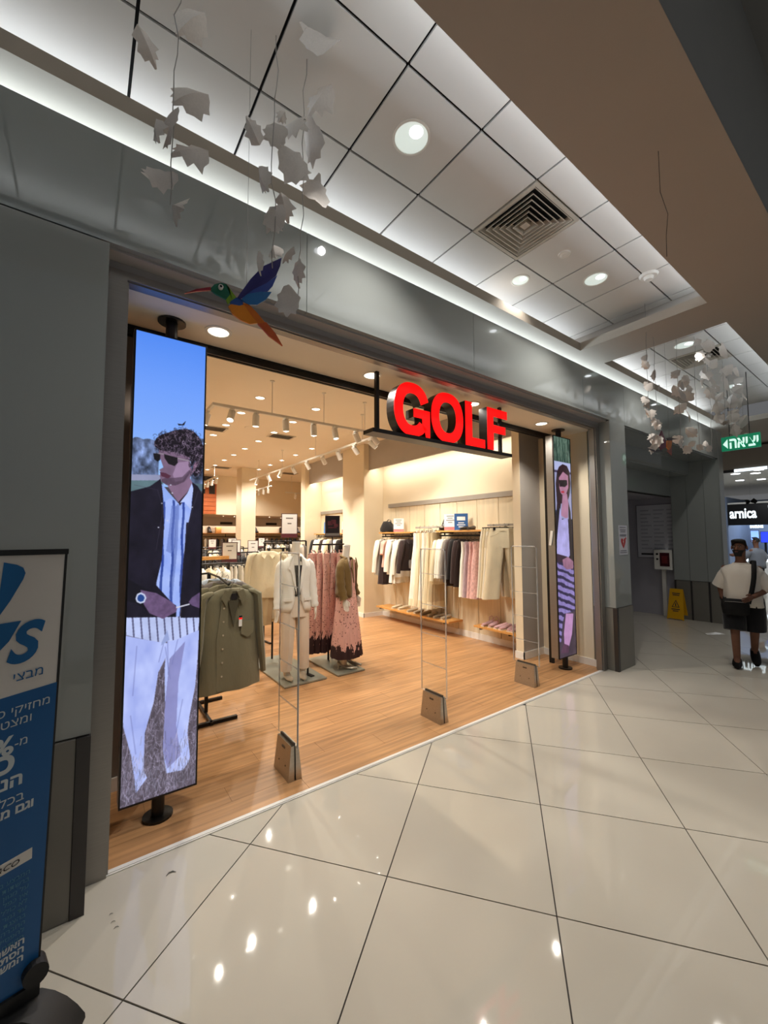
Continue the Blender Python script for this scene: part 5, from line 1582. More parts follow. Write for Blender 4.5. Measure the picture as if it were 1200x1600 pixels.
def smooth_path(pts, k=3):
    out = []
    n = len(pts)
    for i in range(n - 1):
        p0, p1_, p2_, p3 = [Vector(pts[max(0, min(n - 1, i + d))]) for d in (-1, 0, 1, 2)]
        for j in range(k):
            t_ = j / k
            out.append(.5 * ((2 * p1_) + (p2_ - p0) * t_ + (2 * p0 - 5 * p1_ + 4 * p2_ - p3) * t_ ** 2 + (3 * p1_ - p0 - 3 * p2_ + p3) * t_ ** 3))
    out.append(Vector(pts[-1]))
    return out

def hand_into(mb, wrist, d, side, size=.17, curl=.25):
    """Palm, four unequal fingers and a thumb, growing from WRIST along D; SIDE is the thumb's direction."""
    wrist, d, side = Vector(wrist), Vector(d).normalized(), Vector(side).normalized()
    nrm = d.cross(side).normalized()
    pl_ = size * .5
    rs = []
    for q, w_, th in ((0, .16, .11), (.3, .21, .11), (.7, .235, .10), (1.0, .22, .085)):
        c = wrist + d * pl_ * q
        rs.append([c + side * math.cos(a) * w_ * size + nrm * math.sin(a) * th * size for a in [2 * PI * k / 10 for k in range(10)]])
    mb.rings(rs)
    for k, (off, ln) in enumerate(((.15, .42), (.05, .48), (-.055, .45), (-.15, .36))):
        b = wrist + d * pl_ * .95 + side * off * size
        pts = [b]
        dd = d.copy()
        for j, f in enumerate((.42, .33, .25)):
            dd = (dd + nrm * curl * (j + .6) * .6).normalized()
            pts.append(pts[-1] + dd * ln * size * f)
        mb.tube(pts, [.05 * size, .047 * size, .042 * size, .03 * size], n=7)
    b = wrist + d * pl_ * .25 + side * .17 * size
    mb.tube([b, b + (side * .8 + d * .6) * size * .16, b + (side * .75 + d * 1.5 + nrm * .3) * size * .17, b + (side * .7 + d * 2.3 + nrm * .5) * size * .165],
            [.06 * size, .055 * size, .048 * size, .03 * size], n=7)
    return mb

def sleeve_into(mb, pts, rr, n=12, wr=.006, seed=0):
    pts = smooth_path(pts, 4)
    m_ = len(pts)
    rad = [np.interp(i / (m_ - 1), np.linspace(0, 1, len(rr)), rr) + wr * math.sin(i * 2.1 + seed) * (.3 + .7 * (i / m_)) for i in range(m_)]
    mb.tube(pts, rad, n=n)
    return mb

# --- first mannequin: white blazer, pale trousers; stands at (2.12, 4.70) facing the entrance
t = thing('mannequin', 'headless white mannequin in a white blazer and pale trousers', 'mannequin', (2.13, 4.72, PT), -.18)
NB = .0
rs = []
for z, a, b, cy in ((1.38, .062, .055, .01), (1.44, .052, .05, .012), (1.52, .050, .05, .008), (1.60, .050, .050, 0), (1.632, .048, .047, 0)):
    rs.append(ring(0, cy, z, a, b, 18, 0, sq=1))
mb = MB().rings(rs)
rs = [ring(0, .01, z, a, b, 18, 0, sq=.9) for z, a, b in ((1.10, .125, .09), (1.25, .15, .10), (1.36, .13, .08), (1.40, .07, .06))]
mb.rings(rs)
mb.build('body', m_manne, t, True)
MB().cyl((0, 0, 1.632), (0, 0, 1.650), .049, .047, n=18).build('neck_cap', m_white, t)
# camisole in the blazer's opening
MB().prism([(-.03, 1.36), (.055, 1.36), (.03, 1.18), (.012, 1.02), (0, 1.0), (-.012, 1.10)], lambda a, b: (a, -.098, b), (0, .03, 0)).build('camisole', c_black, t)
# blazer body: open front with a cut-away hem
rs = []
for z, a, b in ((.80, .190, .135), (.86, .190, .138), (.95, .182, .132), (1.04, .168, .122), (1.12, .168, .122), (1.22, .180, .126), (1.32, .186, .118), (1.39, .176, .10), (1.435, .13, .075), (1.47, .082, .06)):
    r = []
    for j in range(33):
        a_ = R(-90 + 9) + (2 * PI - R(18)) * j / 32
        if z > 1.1: a_ = R(-90) + R(9 + (z - 1.1) * 62) + (2 * PI - 2 * R(9 + (z - 1.1) * 62)) * j / 32
        if z < .92: a_ = R(-90) + R(9 + (.92 - z) * 130) + (2 * PI - 2 * R(9 + (.92 - z) * 130)) * j / 32
        x, y = a * math.copysign(abs(math.cos(a_)) ** .85, math.cos(a_)), b * math.copysign(abs(math.sin(a_)) ** .85, math.sin(a_))
        y += .005 * math.sin(j * 1.3 + z * 9)
        r.append((x, y, z + .004 * math.sin(j * .9)))
    rs.append(r)
mb = MB().rings(rs, caps=False, closed=False)
blz = mb.build('blazer', m_blazer, t, True)
sm_ = blz.modifiers.new('cloth_thickness', 'SOLIDIFY')
sm_.thickness = .008
for s in (-1, 1):
    lp = MB()
    lp.prism([(s * .016, 1.02), (s * .045, 1.13), (s * .085, 1.30), (s * .112, 1.315), (s * .118, 1.345), (s * .095, 1.36), (s * .075, 1.43), (s * .045, 1.47), (s * .05, 1.36), (s * .03, 1.2)][:: 1 if s > 0 else -1],
             lambda a, b: (a, -.140 + .02 * max(0, b - 1.15) * 8 * .55, b), (0, .010, 0))
    lp.build('lapel', m_blazer, blz)
    MB().obox((s * .118, -.124, .955), (.10, .014, .035), rz=s * .35).build('pocket_flap', m_blazer, blz)
MB().tube([(-.075, -.02, 1.46), (-.07, .05, 1.485), (0, .075, 1.495), (.07, .05, 1.485), (.075, -.02, 1.46)], .020, n=8, flat=.6).build('collar', m_blazer, blz, True)
for z in (1.0, .945):
    MB().cyl((.022, -.134, z), (.022, -.142, z), .010, n=12).build('button', m_button, blz)
for s in (-1, 1):
    mb = MB()
    pts = [(s * .140, .0, 1.405), (s * .180, .005, 1.345), (s * .203, .0, 1.20), (s * .215, -.012, 1.05), (s * .225, -.035, .93), (s * .232, -.055, .84)]
    sleeve_into(mb, pts, [.046, .060, .058, .053, .049, .046], seed=s).build('sleeve', m_blazer, t, True)
    hand_into(MB(), (s * .234, -.058, .845), (s * .05, -.12, -1), (-s * .3, -1, 0), .17).build('hand', m_manne, t, True)
# trousers
mb = MB()
mb.rings([ring(0, .0, z, a, b, 24, 1, .004, 3, .9) for z, a, b in ((.98, .150, .10), (.90, .165, .112), (.82, .172, .118), (.74, .170, .115))])
mb.build('trouser_seat', m_trouserpink, t, True)
for s in (-1, 1):
    rs = []
    for i in range(9):
        q = i / 8
        z = .80 - .70 * q
        rs.append(ring(s * (.088 + .022 * q), .0 - .01 * math.sin(PI * q) + (.012 * s), z, .088 - .022 * q, .105 - .035 * q, 16, s * 2, .006, 3, .95))
    MB().rings(rs).build('trouser_leg', m_trouserpink, t, True)
def pump(t, x, y, rz, mat, L=.235, parent_name='shoe'):
    mb = MB()
    m3 = Matrix.Rotation(rz, 3, 'Z')
    rs = []
    for i in range(10):
        q = i / 9
        yy = L * (.45 - q)
        wv = .036 * (.6 + .6 * math.sin(PI * min(1, .25 + .62 * q))) * (1 if q < .8 else 1 - (q - .8) * 3.6)
        lift = .045 * max(0, 1 - q * 2.2)
        hh = .055 - .03 * q
        rs.append([Vector((x, y, 0)) + m3 @ Vector((wv * math.cos(a), yy, .004 + lift + hh * (.5 + .5 * math.sin(a)))) for a in [2 * PI * k / 12 for k in range(12)]])
    mb.rings(rs)
    mb.cyl(Vector((x, y, 0)) + m3 @ Vector((0, L * .40, 0)), Vector((x, y, 0)) + m3 @ Vector((0, L * .40, .05)), .010, .018, n=10)
    s_ = mb.build('shoe', mat, t, True)
    for k in (0, 1, 2):
        MB().tube([Vector((x, y, 0)) + m3 @ Vector((sx * .036, L * (.05 - .1 * k), .028 + .022 * (1 - abs(sx)))) for sx in (-1, -.4, .4, 1)], .005, n=6).build('strap', mat, s_)
for s in (-1, 1):
    pump(t, s * .085, -.055 - .01 * s, -s * .12, m_silver)
    MB().tube([(s * .11, .0, .13), (s * .105, -.005, .06), (s * .10, -.01, .03)], [.036, .034, .03], n=10).build('foot', m_manne, t, True)
MB().cyl((.17, .03, 0), (.17, .03, .13), .012, n=10).build('stand_rod', m_wire, t)
MB().obox((.18, -.02, .006), (.05, .14, .012), rz=.3).build('stand_foot', m_wire, t)

# --- second mannequin: suede jacket over a rose pleated dress, turned to the right
t = thing('mannequin', 'headless mannequin in an olive suede jacket over a rose pleated dress', 'mannequin', (2.85, 4.70, PT), .62)
mb = MB()
mb.rings([ring(0, cy, z, a, b, 18, 0, sq=1) for z, a, b, cy in ((1.34, .062, .055, .01), (1.42, .052, .05, .012), (1.50, .048, .05, .004), (1.575, .046, .046, -.006))])
mb.rings([ring(0, .01, z, a, b, 18, 0, sq=.9) for z, a, b in ((1.05, .12, .09), (1.2, .15, .10), (1.32, .13, .08), (1.38, .07, .06))])
mb.build('body', m_manne, t, True)
MB().cyl((0, -.006, 1.575), (.004, -.008, 1.598), .047, .045, n=18).build('neck_cap', m_white, t)
rs = []
for z, a, b in ((.92, .175, .125), (.98, .178, .128), (1.06, .172, .120), (1.16, .185, .122), (1.26, .195, .12), (1.34, .19, .105), (1.395, .135, .078), (1.43, .085, .062)):
    r = []
    for j in range(33):
        op = R(20 + max(0, z - 1.0) * 45)
        a_ = R(-90) + op + (2 * PI - 2 * op) * j / 32
        x, y = a * math.copysign(abs(math.cos(a_)) ** .85, math.cos(a_)), b * math.copysign(abs(math.sin(a_)) ** .85, math.sin(a_))
        r.append((x, y + .007 * math.sin(j * 1.7 + z * 11), z + .005 * math.sin(j * .8)))
    rs.append(r)
jk_ = MB().rings(rs, caps=False, closed=False).build('jacket', c_suede, t, True)
sm_ = jk_.modifiers.new('cloth_thickness', 'SOLIDIFY')
sm_.thickness = .010
for s in (-1, 1):
    MB().prism([(s * .05, 1.10), (s * .085, 1.26), (s * .115, 1.31), (s * .08, 1.40), (s * .055, 1.43), (s * .05, 1.3)][:: 1 if s > 0 else -1], lambda a, b: (a, -.132 + .06 * max(0, b - 1.15), b), (0, .010, 0)).build('lapel', c_suede, jk_)
    mb = MB()
    sleeve_into(mb, [(s * .140, .0, 1.36), (s * .180, .005, 1.30), (s * .200, .0, 1.16), (s * .210, -.02, 1.02), (s * .212, -.06, .90)], [.046, .060, .060, .057, .054], wr=.009, seed=s + 1).build('sleeve', c_suede, t, True)
    hand_into(MB(), (s * .213, -.07, .90), (s * .02, -.2, -1), (-s * .3, -1, 0), .165).build('hand', m_manne, t, True)
MB().tube([(-.075, -.03, 1.42), (-.07, .05, 1.45), (0, .075, 1.46), (.07, .05, 1.45), (.075, -.03, 1.42)], .024, n=8, flat=.6).build('collar', c_suede, jk_, True)
MB().prism([(-.06, 1.40), (.06, 1.40), (.075, 1.18), (.06, .95), (-.06, .95), (-.075, 1.18)], lambda a, b: (a, -.100, b), (0, .03, 0)).build('dress_top', m_lace, t)
rs = []
for i in range(13):
    q = i / 12
    z = 1.0 - .84 * q
    rs.append(ring(0, 0, z + (.02 * math.sin(i) if i == 12 else 0), .15 + .10 * q, .115 + .09 * q, 56, 0, .011 * (.3 + q), 16, 1))
MB().rings(rs[:11], caps=False).build('dress_skirt', m_lace, t, True)
MB().rings(rs[10:], caps=False).build('dress_hem', m_lacehem, t, True)
for s in (-1, 1):
    tt = MB().tube([(s * .085, -.01, .34), (s * .085, -.005, .18), (s * .088, 0, .10), (s * .09, .01, .05)], [.052, .045, .042, .05], n=12)
    tt.build('boot_shaft', m_silver, t, True)
    pump(t, s * .092, -.045, -s * .15, m_silver, .26)

# ---------------------------------------------------------------- clothes stands on the plates
def stand(label, x, y, h, arm, axis, base=None, z0=PT):
    """Black upright with a cross arm; AXIS is 'x' or 'y'."""
    t = thing('clothes_stand', label, 'clothes rack', (x, y, z0))
    MB().cyl((0, 0, 0), (0, 0, h), .014, n=10).build('post', m_wire, t)
    a = (arm / 2, 0) if axis == 'x' else (0, arm / 2)
    MB().cyl((-a[0], -a[1], h), (a[0], a[1], h), .011, n=10).build('arm', m_wire, t)
    if base: 
        MB().box(-base / 2, -.02, 0, base / 2, .02, .025).build('foot', m_wire, t)
        MB().box(-.02, -base / 2, 0, .02, base / 2, .025).build('foot', m_wire, t)
    return t
stand('black clothes stand holding the cream coats on the first plate', 2.19, 5.62, 1.62, .80, 'y')
stand('black clothes stand holding the rose dresses on the second plate', 2.80, 5.10, 1.60, .50, 'x')
CO = 'clothes on the stands by the mannequins'
coat_p = make_top('hanging_coat', 'cream canvas jacket nearest on the stand left of the white blazer', 'coat', c_cream, .66, .235, .60, hd=.05, loc=(1.97, 5.25, 1.60), seed=21, buttons=0)
coat_p.rotation_euler = (0, 0, -.25)
coat_p['group'] = CO
dup(coat_p, (2.02, 5.37, 1.60), -.2, 'long cream coat hanging behind the canvas jacket beside the blazer', CO, None, (1, 1, 1.45))
trz = make_trousers('hanging_trousers', 'wide beige trousers hanging just left of the blazer mannequin', 'trousers', c_beige, 1.02, .14, loc=(2.08, 5.28, 1.60), seed=22, wide=1.05)
trz['group'] = CO
dup(trz, (2.21, 5.45, 1.60), .1, 'wide cream trousers partly behind the white blazer', CO, {'seat': c_cream, 'leg': c_cream, 'waistband': c_cream})
for k, x in enumerate((2.56, 2.65, 2.74, 2.89, 2.98)):
    if k == 0:
        d0 = make_dress('pleated_dress', 'rose pleated dress leftmost on the stand, hem of black lace', 'dress', m_lacehang, 1.42, .115, 1.5, hd=.05, loc=(x, 5.12, 1.60), seed=31, hem=m_lacehang, hem_len=.16, fold=.014, k=14, n=64)
        d0.rotation_euler = (0, 0, .75)
        d0['group'] = CO
    else:
        dup(d0, (x, 5.12 - .035 * (k % 3), 1.60), .9 - .05 * k, '%s rose pleated dress from the left on the stand' % ORD[k], CO, None, (1, .55, 1))

# ---------------------------------------------------------------- front rack with olive shirts
t = thing('clothes_rack', 'black rack with sloping arms holding the olive shirts', 'clothes rack', (1.02, 4.32, 0))
o = (1.02, 4.32, 0)
MB(o).box(1.005, 4.305, .02, 1.035, 4.335, 1.37).build('post', m_wire, t)
MB(o).box(.995, 4.03, .0, 1.02, 4.62, .03).build('foot', m_wire, t)
MB(o).box(.78, 4.04, .0, 1.24, 4.075, .03).build('foot', m_wire, t)
MB(o).box(.78, 4.60, .0, 1.25, 4.635, .03).build('foot', m_wire, t)
MB(o).tube([(1.02, 4.32, 1.37), (1.06, 4.10, 1.345), (1.09, 3.88, 1.29), (1.095, 3.85, 1.31)], .010, n=8).build('sloping_arm', m_wire, t)
MB(o).tube([(1.02, 4.32, 1.37), (.90, 4.52, 1.345), (.78, 4.70, 1.29), (.77, 4.72, 1.31)], .010, n=8).build('sloping_arm', m_wire, t)
OG = 'shirts on the front rack'
c_oliven = cloth('olive_inside', (80, 75, 58), var=.06)
ol = make_top('olive_shirt', 'open olive overshirt foremost on the rack beside the tall screen', 'shirt', c_olive, .97, .275, .74, hd=.055, loc=(1.125, 3.93, 1.305), seed=41, buttons=0, flare=1.08)
ol.rotation_euler = (0, 0, .10)
ol['group'] = OG
# open front placket, pocket, label and price tag of the foremost shirt
MB().prism([(-.10, -.10), (-.055, -.12), (-.045, -.5), (-.055, -.95), (-.14, -.95), (-.15, -.5)], lambda a, b: (a, -.075, b), (0, .008, 0)).build('placket', c_olive, ol)
for k in range(6):
    MB().cyl((-.09 - .002 * k, -.074, -.22 - .12 * k), (-.09 - .002 * k, -.081, -.22 - .12 * k), .008, n=8).build('button', m_button, ol)
MB().prism([(.07, -.36), (.19, -.36), (.19, -.47), (.13, -.51), (.07, -.47)], lambda a, b: (a, -.080, b), (0, .006, 0)).build('pocket', c_olive, ol)
tg = MB().box(.045, -.088, -.40, .075, -.085, -.30).build('price_tag', m_tag, ol)
MB().box(.045, -.0895, -.32, .075, -.0885, -.30).build('tag_top', c_black, tg)
MB().box(.045, -.0895, -.335, .075, -.0885, -.322).build('tag_stripe', m_red, tg)
MB().prism([(-.075, -.072), (.075, -.072), (.05, -.16), (.02, -.26), (.0, -.40), (-.03, -.26), (-.055, -.16)], lambda a, b: (a, -.082, b), (0, .010, 0)).build('open_neck', c_oliven, ol)
MB().box(-.028, -.0855, -.15, .028, -.0825, -.095).build('neck_label', c_black, ol)
for s in (-1, 1):
    MB().prism([(s * .02, -.075), (s * .085, -.058), (s * .115, -.13), (s * .075, -.21), (s * .055, -.15)][:: 1 if s > 0 else -1], lambda a, b: (a, -.097 + .1 * abs(a), b), (0, .009, 0)).build('collar_leaf', c_olive, ol)
for k, (x, y, z, rz, nm, m) in enumerate(((1.10, 4.02, 1.335, .1, 'second olive overshirt behind the foremost one', c_olive), (1.075, 4.11, 1.36, .12, 'grey striped shirt behind the olive overshirts', c_grey), (1.05, 4.19, 1.38, .12, 'pale shirt fourth on the sloping arm behind the olive ones', c_blue),
                                      (.83, 4.62, 1.33, .9, 'white shirt on the left sloping arm of the front rack', c_white), (.72, 4.76, 1.31, .9, 'dark shirt on the left sloping arm of the front rack', c_dark))):
    q = dup(ol, (x, y, z), rz, nm, OG, {'body': m, 'sleeve': m, 'collar': m, 'placket': m, 'pocket': m}, (.97, .6, 1))
# ---------------------------------------------------------------- corridor fittings
m_board = M('notice_board', (206, 206, 214), rough=.5, var=.03, vscale=4)
m_ink = M('ink_grey', (120, 120, 130), rough=.6, var=.1)
m_faint = M('ink_faint', (176, 176, 188), rough=.6, var=.05)
m_inkdark = M('ink_dark', (46, 46, 54), rough=.6, var=.1)
m_redp = M('red_print', (186, 30, 34), rough=.45, var=.05)
m_wine = M('wine_window', (70, 26, 34), rough=.15, spec=.6, var=.05)
m_yellow = M('yellow_plastic', (222, 166, 12), rough=.4, var=.04)
t = thing('notice_board', 'framed white notice board with grey print on the corridor wall', 'board', (10.235, 3.62, 1.24))
o = (10.235, 3.62, 1.24)
MB(o).box(10.215, 3.20, 1.24, 10.238, 4.03, 2.42).build('panel', m_board, t)
for a in ((3.19, 1.23, 4.04, 1.245), (3.19, 2.415, 4.04, 2.43), (3.19, 1.245, 3.205, 2.415), (4.025, 1.245, 4.04, 2.415)):
    MB(o).box(10.208, a[0], a[1], 10.238, a[2], a[3]).build('frame_bar', m_ink, t)
for col in range(3):
    for k in range(11):
        w_ = .17 + .05 * math.sin(k * 2 + col)
        y0 = 3.95 - col * .26
        MB(o).box(10.2135, y0 - w_, 2.28 - k * .085, 10.2150, y0, 2.30 - k * .085 + .012).build('print_line', m_faint, t)
MB(o).box(10.2135, 3.72, 1.30, 10.2150, 3.96, 1.34).build('print_line', m_inkdark, t)
t = thing('defibrillator_box', 'white wall box with dark red window beside the notice board', 'cabinet', (10.2, 3.49, 1.0))
o = (10.2, 3.49, 1.0)
MB(o).box(10.08, 3.33, 1.0, 10.236, 3.66, 1.42).build('case', m_white, t)
MB(o).box(10.074, 3.37, 1.07, 10.082, 3.55, 1.36).build('window', m_wine, t)
MB(o).box(10.073, 3.405, 1.13, 10.0745, 3.515, 1.29).build('red_mark', M('dull_red', (112, 34, 38), rough=.4, var=.1), t)
for z in (1.33, 1.22):
    MB(o).cyl((10.082, 3.60, z), (10.074, 3.60, z), .022, n=12).build('knob', m_black, t)
t = thing('white_post', 'white box-section post under the wall box', 'post', (10.19, 3.52, 0))
MB((10.19, 3.52, 0)).box(10.165, 3.485, 0, 10.236, 3.555, .998).build('post', m_white, t)
t = thing('wall_hook', 'black bracket on the corridor wall above the yellow sign', 'bracket', (10.2, 3.24, 1.42))
o = (10.2, 3.24, 1.42)
MB(o).sphere((10.19, 3.25, 1.44), .07, sc=(.6, 1.3, .5)).build('cap', m_black, t, True)
MB(o).tube([(10.23, 3.25, 1.36), (10.19, 3.25, 1.35), (10.17, 3.25, 1.41)], .012, n=6).build('arm', m_black, t)
t = thing('wet_floor_sign', 'yellow folding wet floor sign standing by the corridor wall', 'floor sign', (9.98, 3.24, 0))
o = (9.98, 3.24, 0)
for s in (-1, 1):
    mb = MB(o)
    f_ = lambda a, b: (9.98 + s * (.13 - .20 * b), 3.24 + a, b)
    mb.prism([(-.15, .0), (-.10, .02), (.10, .02), (.15, 0), (.115, .62), (-.115, .62)], f_, (.012, 0, 0))
    mb.build('board', m_yellow, t)
f_ = lambda a, b: (9.98 - (.13 - .20 * b) - .0025, 3.24 + a, b)
for pol in ([(-.07, .25), (.07, .25), (.0, .40)],):
    MB(o).prism(pol, f_, (.002, 0, 0)).build('triangle', m_inkdark, t)
f2 = lambda a, b: (9.98 - (.13 - .20 * b) - .004, 3.24 + a, b)
MB(o).prism([(-.05, .262), (.05, .262), (.0, .372)], f2, (.0016, 0, 0)).build('triangle_inset', m_yellow, t)
MB(o).prism([(-.012, .275), (.012, .275), (.006, .34), (-.006, .34)], lambda a, b: (9.98 - (.13 - .20 * b) - .0055, 3.24 + a, b), (.0016, 0, 0)).build('figure', m_inkdark, t)
for z, w_ in ((.52, .07), (.485, .06), (.20, .075), (.165, .05)):
    MB(o).prism([(-w_, z), (w_, z), (w_, z + .018), (-w_, z + .018)], f_, (.002, 0, 0)).build('print_line', m_inkdark, t)

# heart notice on the pillar
t = thing('heart_notice', 'white notice with a red heart stuck on the glass pillar', 'notice', (5.79, 2.458, 1.47))
o = (5.79, 2.458, 1.47)
MB(o).box(5.665, 2.4565, 1.475, 5.912, 2.4592, 1.865).build('sheet', m_board, t)
hp = [(.0, -.085), (.04, -.04), (.065, .0), (.065, .03), (.045, .048), (.02, .045), (0, .025), (-.02, .045), (-.045, .048), (-.065, .03), (-.065, 0), (-.04, -.04)]
MB(o).prism([(5.785 + a, 1.645 + b) for a, b in hp], lambda a, b: (a, 2.4550, b), (0, .0015, 0)).build('heart', m_redp, t)
MB(o).prism([(5.79, 1.685), (5.772, 1.64), (5.786, 1.64), (5.776, 1.60), (5.80, 1.655), (5.786, 1.655), (5.80, 1.685)], lambda a, b: (a, 2.4538, b), (0, .0012, 0)).build('bolt', m_white, t)
MB(o).box(5.845, 2.455, 1.685, 5.875, 2.4565, 1.70).build('plus_bar', m_redp, t)
MB(o).box(5.852, 2.4548, 1.678, 5.868, 2.4563, 1.707).build('plus_bar', m_redp, t)
for z, w_ in ((1.835, .09), (1.80, .08), (1.775, .07), (1.735, .095), (1.72, .09), (1.525, .09), (1.50, .10)):
    MB(o).box(5.785 - w_, 2.4552, z, 5.785 + w_, 2.4566, z + .010).build('print_line', m_ink, t)

# scrap of paper on the floor
mb = MB((8.9, 2.35, 0))
mb.add([(8.78, 2.42, .004), (8.95, 2.30, .006), (9.0, 2.36, .03), (8.84, 2.47, .012), (9.06, 2.24, .004), (9.09, 2.30, .010)], [(0, 1, 2, 3), (1, 4, 5, 2)])
tag(mb.build('paper_scrap', m_white), 'crumpled strip of white paper lying on the mall floor', 'paper')

# ---------------------------------------------------------------- people
m_skinm = M('skin_brown', (120, 82, 64), rough=.55, spec=.3, var=.06, vscale=20)
m_hairm = M('hair_black', (20, 17, 16), rough=.7, var=.2, vscale=60, bump=.5, bscale=120)
m_tee = cloth('white_tee', (226, 218, 206), var=.03, bump=.35, bscale=14)
m_shorts = cloth('black_shorts', (22, 22, 25), var=.1)
m_bagk = M('bag_black', (11, 11, 12), rough=.6, spec=.25, var=.1, bump=.1)
m_greyshirt = cloth('grey_tee', (120, 124, 132), var=.05)
m_eye = M('eye_white', (138, 126, 118), rough=.3, var=.02)

def person(label, loc, rz, J, tee, shorts, beard=True, long_legs=False):
    """Standing or walking figure facing -y. J maps joints to points; the body is one skinned surface."""
    t = thing('person', label, 'person', loc, rz)
    names = ['pelvis', 'waist', 'chest', 'neck0', 'neck', 'jaw', 'head', 'crown',
             'shoR', 'elbR', 'wriR', 'shoL', 'elbL', 'wriL', 'hipR', 'kneR', 'ankR', 'toeR', 'hipL', 'kneL', 'ankL', 'toeL']
    rad = dict(pelvis=(.15, .115), waist=(.135, .10), chest=(.155, .11), neck0=(.075, .07), neck=(.056, .056), jaw=(.062, .078), head=(.078, .096), crown=(.055, .068),
               shoR=(.062, .062), elbR=(.044, .044), wriR=(.031, .028), hipR=(.09, .09), kneR=(.056, .056), ankR=(.038, .040), toeR=(.042, .03))
    for k in list(rad):
        if k.endswith('R'): rad[k[:-1] + 'L'] = rad[k]
    ed = [('pelvis', 'waist'), ('waist', 'chest'), ('chest', 'neck0'), ('neck0', 'neck'), ('neck', 'jaw'), ('jaw', 'head'), ('head', 'crown')]
    for s in 'RL':
        ed += [('chest', 'sho' + s), ('sho' + s, 'elb' + s), ('elb' + s, 'wri' + s), ('pelvis', 'hip' + s), ('hip' + s, 'kne' + s), ('kne' + s, 'ank' + s), ('ank' + s, 'toe' + s)]
    me = bpy.data.meshes.new('body')
    ix = {n_: i for i, n_ in enumerate(names)}
    me.from_pydata([J[n_] for n_ in names], [(ix[a], ix[b]) for a, b in ed], [])
    ob = bpy.data.objects.new('body', me)
    COL.objects.link(ob)
    ob.parent = t
    me.materials.append(m_skinm)
    md = ob.modifiers.new('skin', 'SKIN')
    md.use_smooth_shade = True
    for n_, i in ix.items():
        sv = me.skin_vertices[0].data[i]
        sv.radius = rad[n_]
        sv.use_root = n_ == 'pelvis'
    ob.modifiers.new('smooth', 'SUBSURF').levels = 2
    ob.modifiers['smooth'].render_levels = 2
    # hands: palm with five fingers
    for s in 'RL':
        w0, e0 = Vector(J['wri' + s]), Vector(J['elb' + s])
        d = (w0 - e0).normalized()
        sd = Vector((-.4 if s == 'L' else .4, -1, 0.1)) if abs(d.z) > .6 else Vector((0, -.2, 1))
        sd = (sd - d * sd.dot(d)).normalized()
        hand_into(MB(), w0 - d * .01, d, sd, .175, .28).build('hand', m_skinm, t, True)
    H_ = Vector(J['head'])
    hy = J['headturn']
    M3 = Matrix.Rotation(hy, 3, 'Z')
    def hp_(x, y, z): return H_ + M3 @ Vector((x, y, z))
    def part_(nm, mb, m): return mb.build(nm, m, t, True)
    # hair cap
    rs = []
    for k in range(7):
        q = k / 6
        z = .015 + .105 * q
        r0 = math.sqrt(max(.02, 1 - (q * .98) ** 2))
        rs.append([hp_(.084 * r0 * math.cos(a), (.097 * r0) * math.sin(a) + (.006 if math.sin(a) < 0 else .004) * (1 - q), z + (.075 * (1 - q) if math.sin(a) < -.2 else -.03 * (1 - q) * (math.sin(a) > .2))) for a in [2 * PI * j / 22 for j in range(22)]])
    part_('hair', MB().rings(rs), m_hairm)
    if beard:
        rs = []
        for k in range(5):
            q = k / 4
            z = -.030 - .085 * q
            w_ = .071 - .028 * q
            rs.append([hp_(w_ * math.cos(a), -.004 - (.094 - .012 * q) * abs(math.sin(a)) ** .8, z - .01 * abs(math.cos(a)) * 0) for a in [PI * j / 14 for j in range(15)]] +
                      [hp_(w_ * .6 * math.cos(a), -.03 * abs(math.sin(a)), z) for a in [PI * (14 - j) / 14 for j in range(15)]])
        part_('beard', MB().rings(rs), m_hairm)
        part_('mouth', MB().sphere(hp_(0, -.100, -.052), .018, sc=(1.1, .35, .35)), M('lips_brown', (126, 72, 66), rough=.5, var=.05) if 'lips_brown' not in MATS else MATS['lips_brown'])
    part_('nose', MB().rings([[hp_(.006 * math.cos(a), -.088 + .006 * math.sin(a), .022) for a in [2 * PI * j / 10 for j in range(10)]], [hp_(.012 * math.cos(a), -.100 + .012 * math.sin(a), -.004) for a in [2 * PI * j / 10 for j in range(10)]],
                                [hp_(.017 * math.cos(a), -.103 + .014 * math.sin(a), -.020) for a in [2 * PI * j / 10 for j in range(10)]], [hp_(.010 * math.cos(a), -.094 + .008 * math.sin(a), -.030) for a in [2 * PI * j / 10 for j in range(10)]]]), m_skinm)
    for s in (-1, 1):
        e_ = part_('eye', MB().sphere(hp_(s * .032, -.083, .014), .012, sc=(1.2, .7, .7)), m_eye)
        MB().sphere(hp_(s * .032, -.0915, .014), .006, n=8, m=6).build('pupil', m_black, e_, True)
        part_('eyebrow', MB().tube([hp_(s * .014, -.092, .034), hp_(s * .032, -.093, .039), hp_(s * .052, -.082, .032)], .005, n=6), m_hairm)
        part_('ear', MB().sphere(hp_(s * .082, .004, .0), .026, sc=(.4, .75, 1.1)), m_skinm)
    # t-shirt
    cx = (Vector(J['chest']) + Vector(J['pelvis'])) / 2
    C, P = Vector(J['chest']), Vector(J['pelvis'])
    rs = []
    for k, (q, a, b) in enumerate(((-.36, .212, .165), (-.1, .208, .160), (.35, .198, .150), (.65, .198, .148), (.95, .208, .148), (1.12, .222, .135), (1.25, .212, .115), (1.36, .168, .10), (1.43, .115, .090), (1.475, .080, .078))):
        c = P + (C - P) * q
        rs.append([(c.x + a * math.copysign(abs(math.cos(u)) ** .85, math.cos(u)), c.y + b * math.copysign(abs(math.sin(u)) ** .85, math.sin(u)) + .007 * math.sin(5 * u + k * 1.3), c.z + .012 * math.sin(2 * u) * (k == 0)) for u in [2 * PI * j / 28 for j in range(28)]])
    tshirt = MB().rings(rs, caps=False).build('t_shirt', tee, t, True)
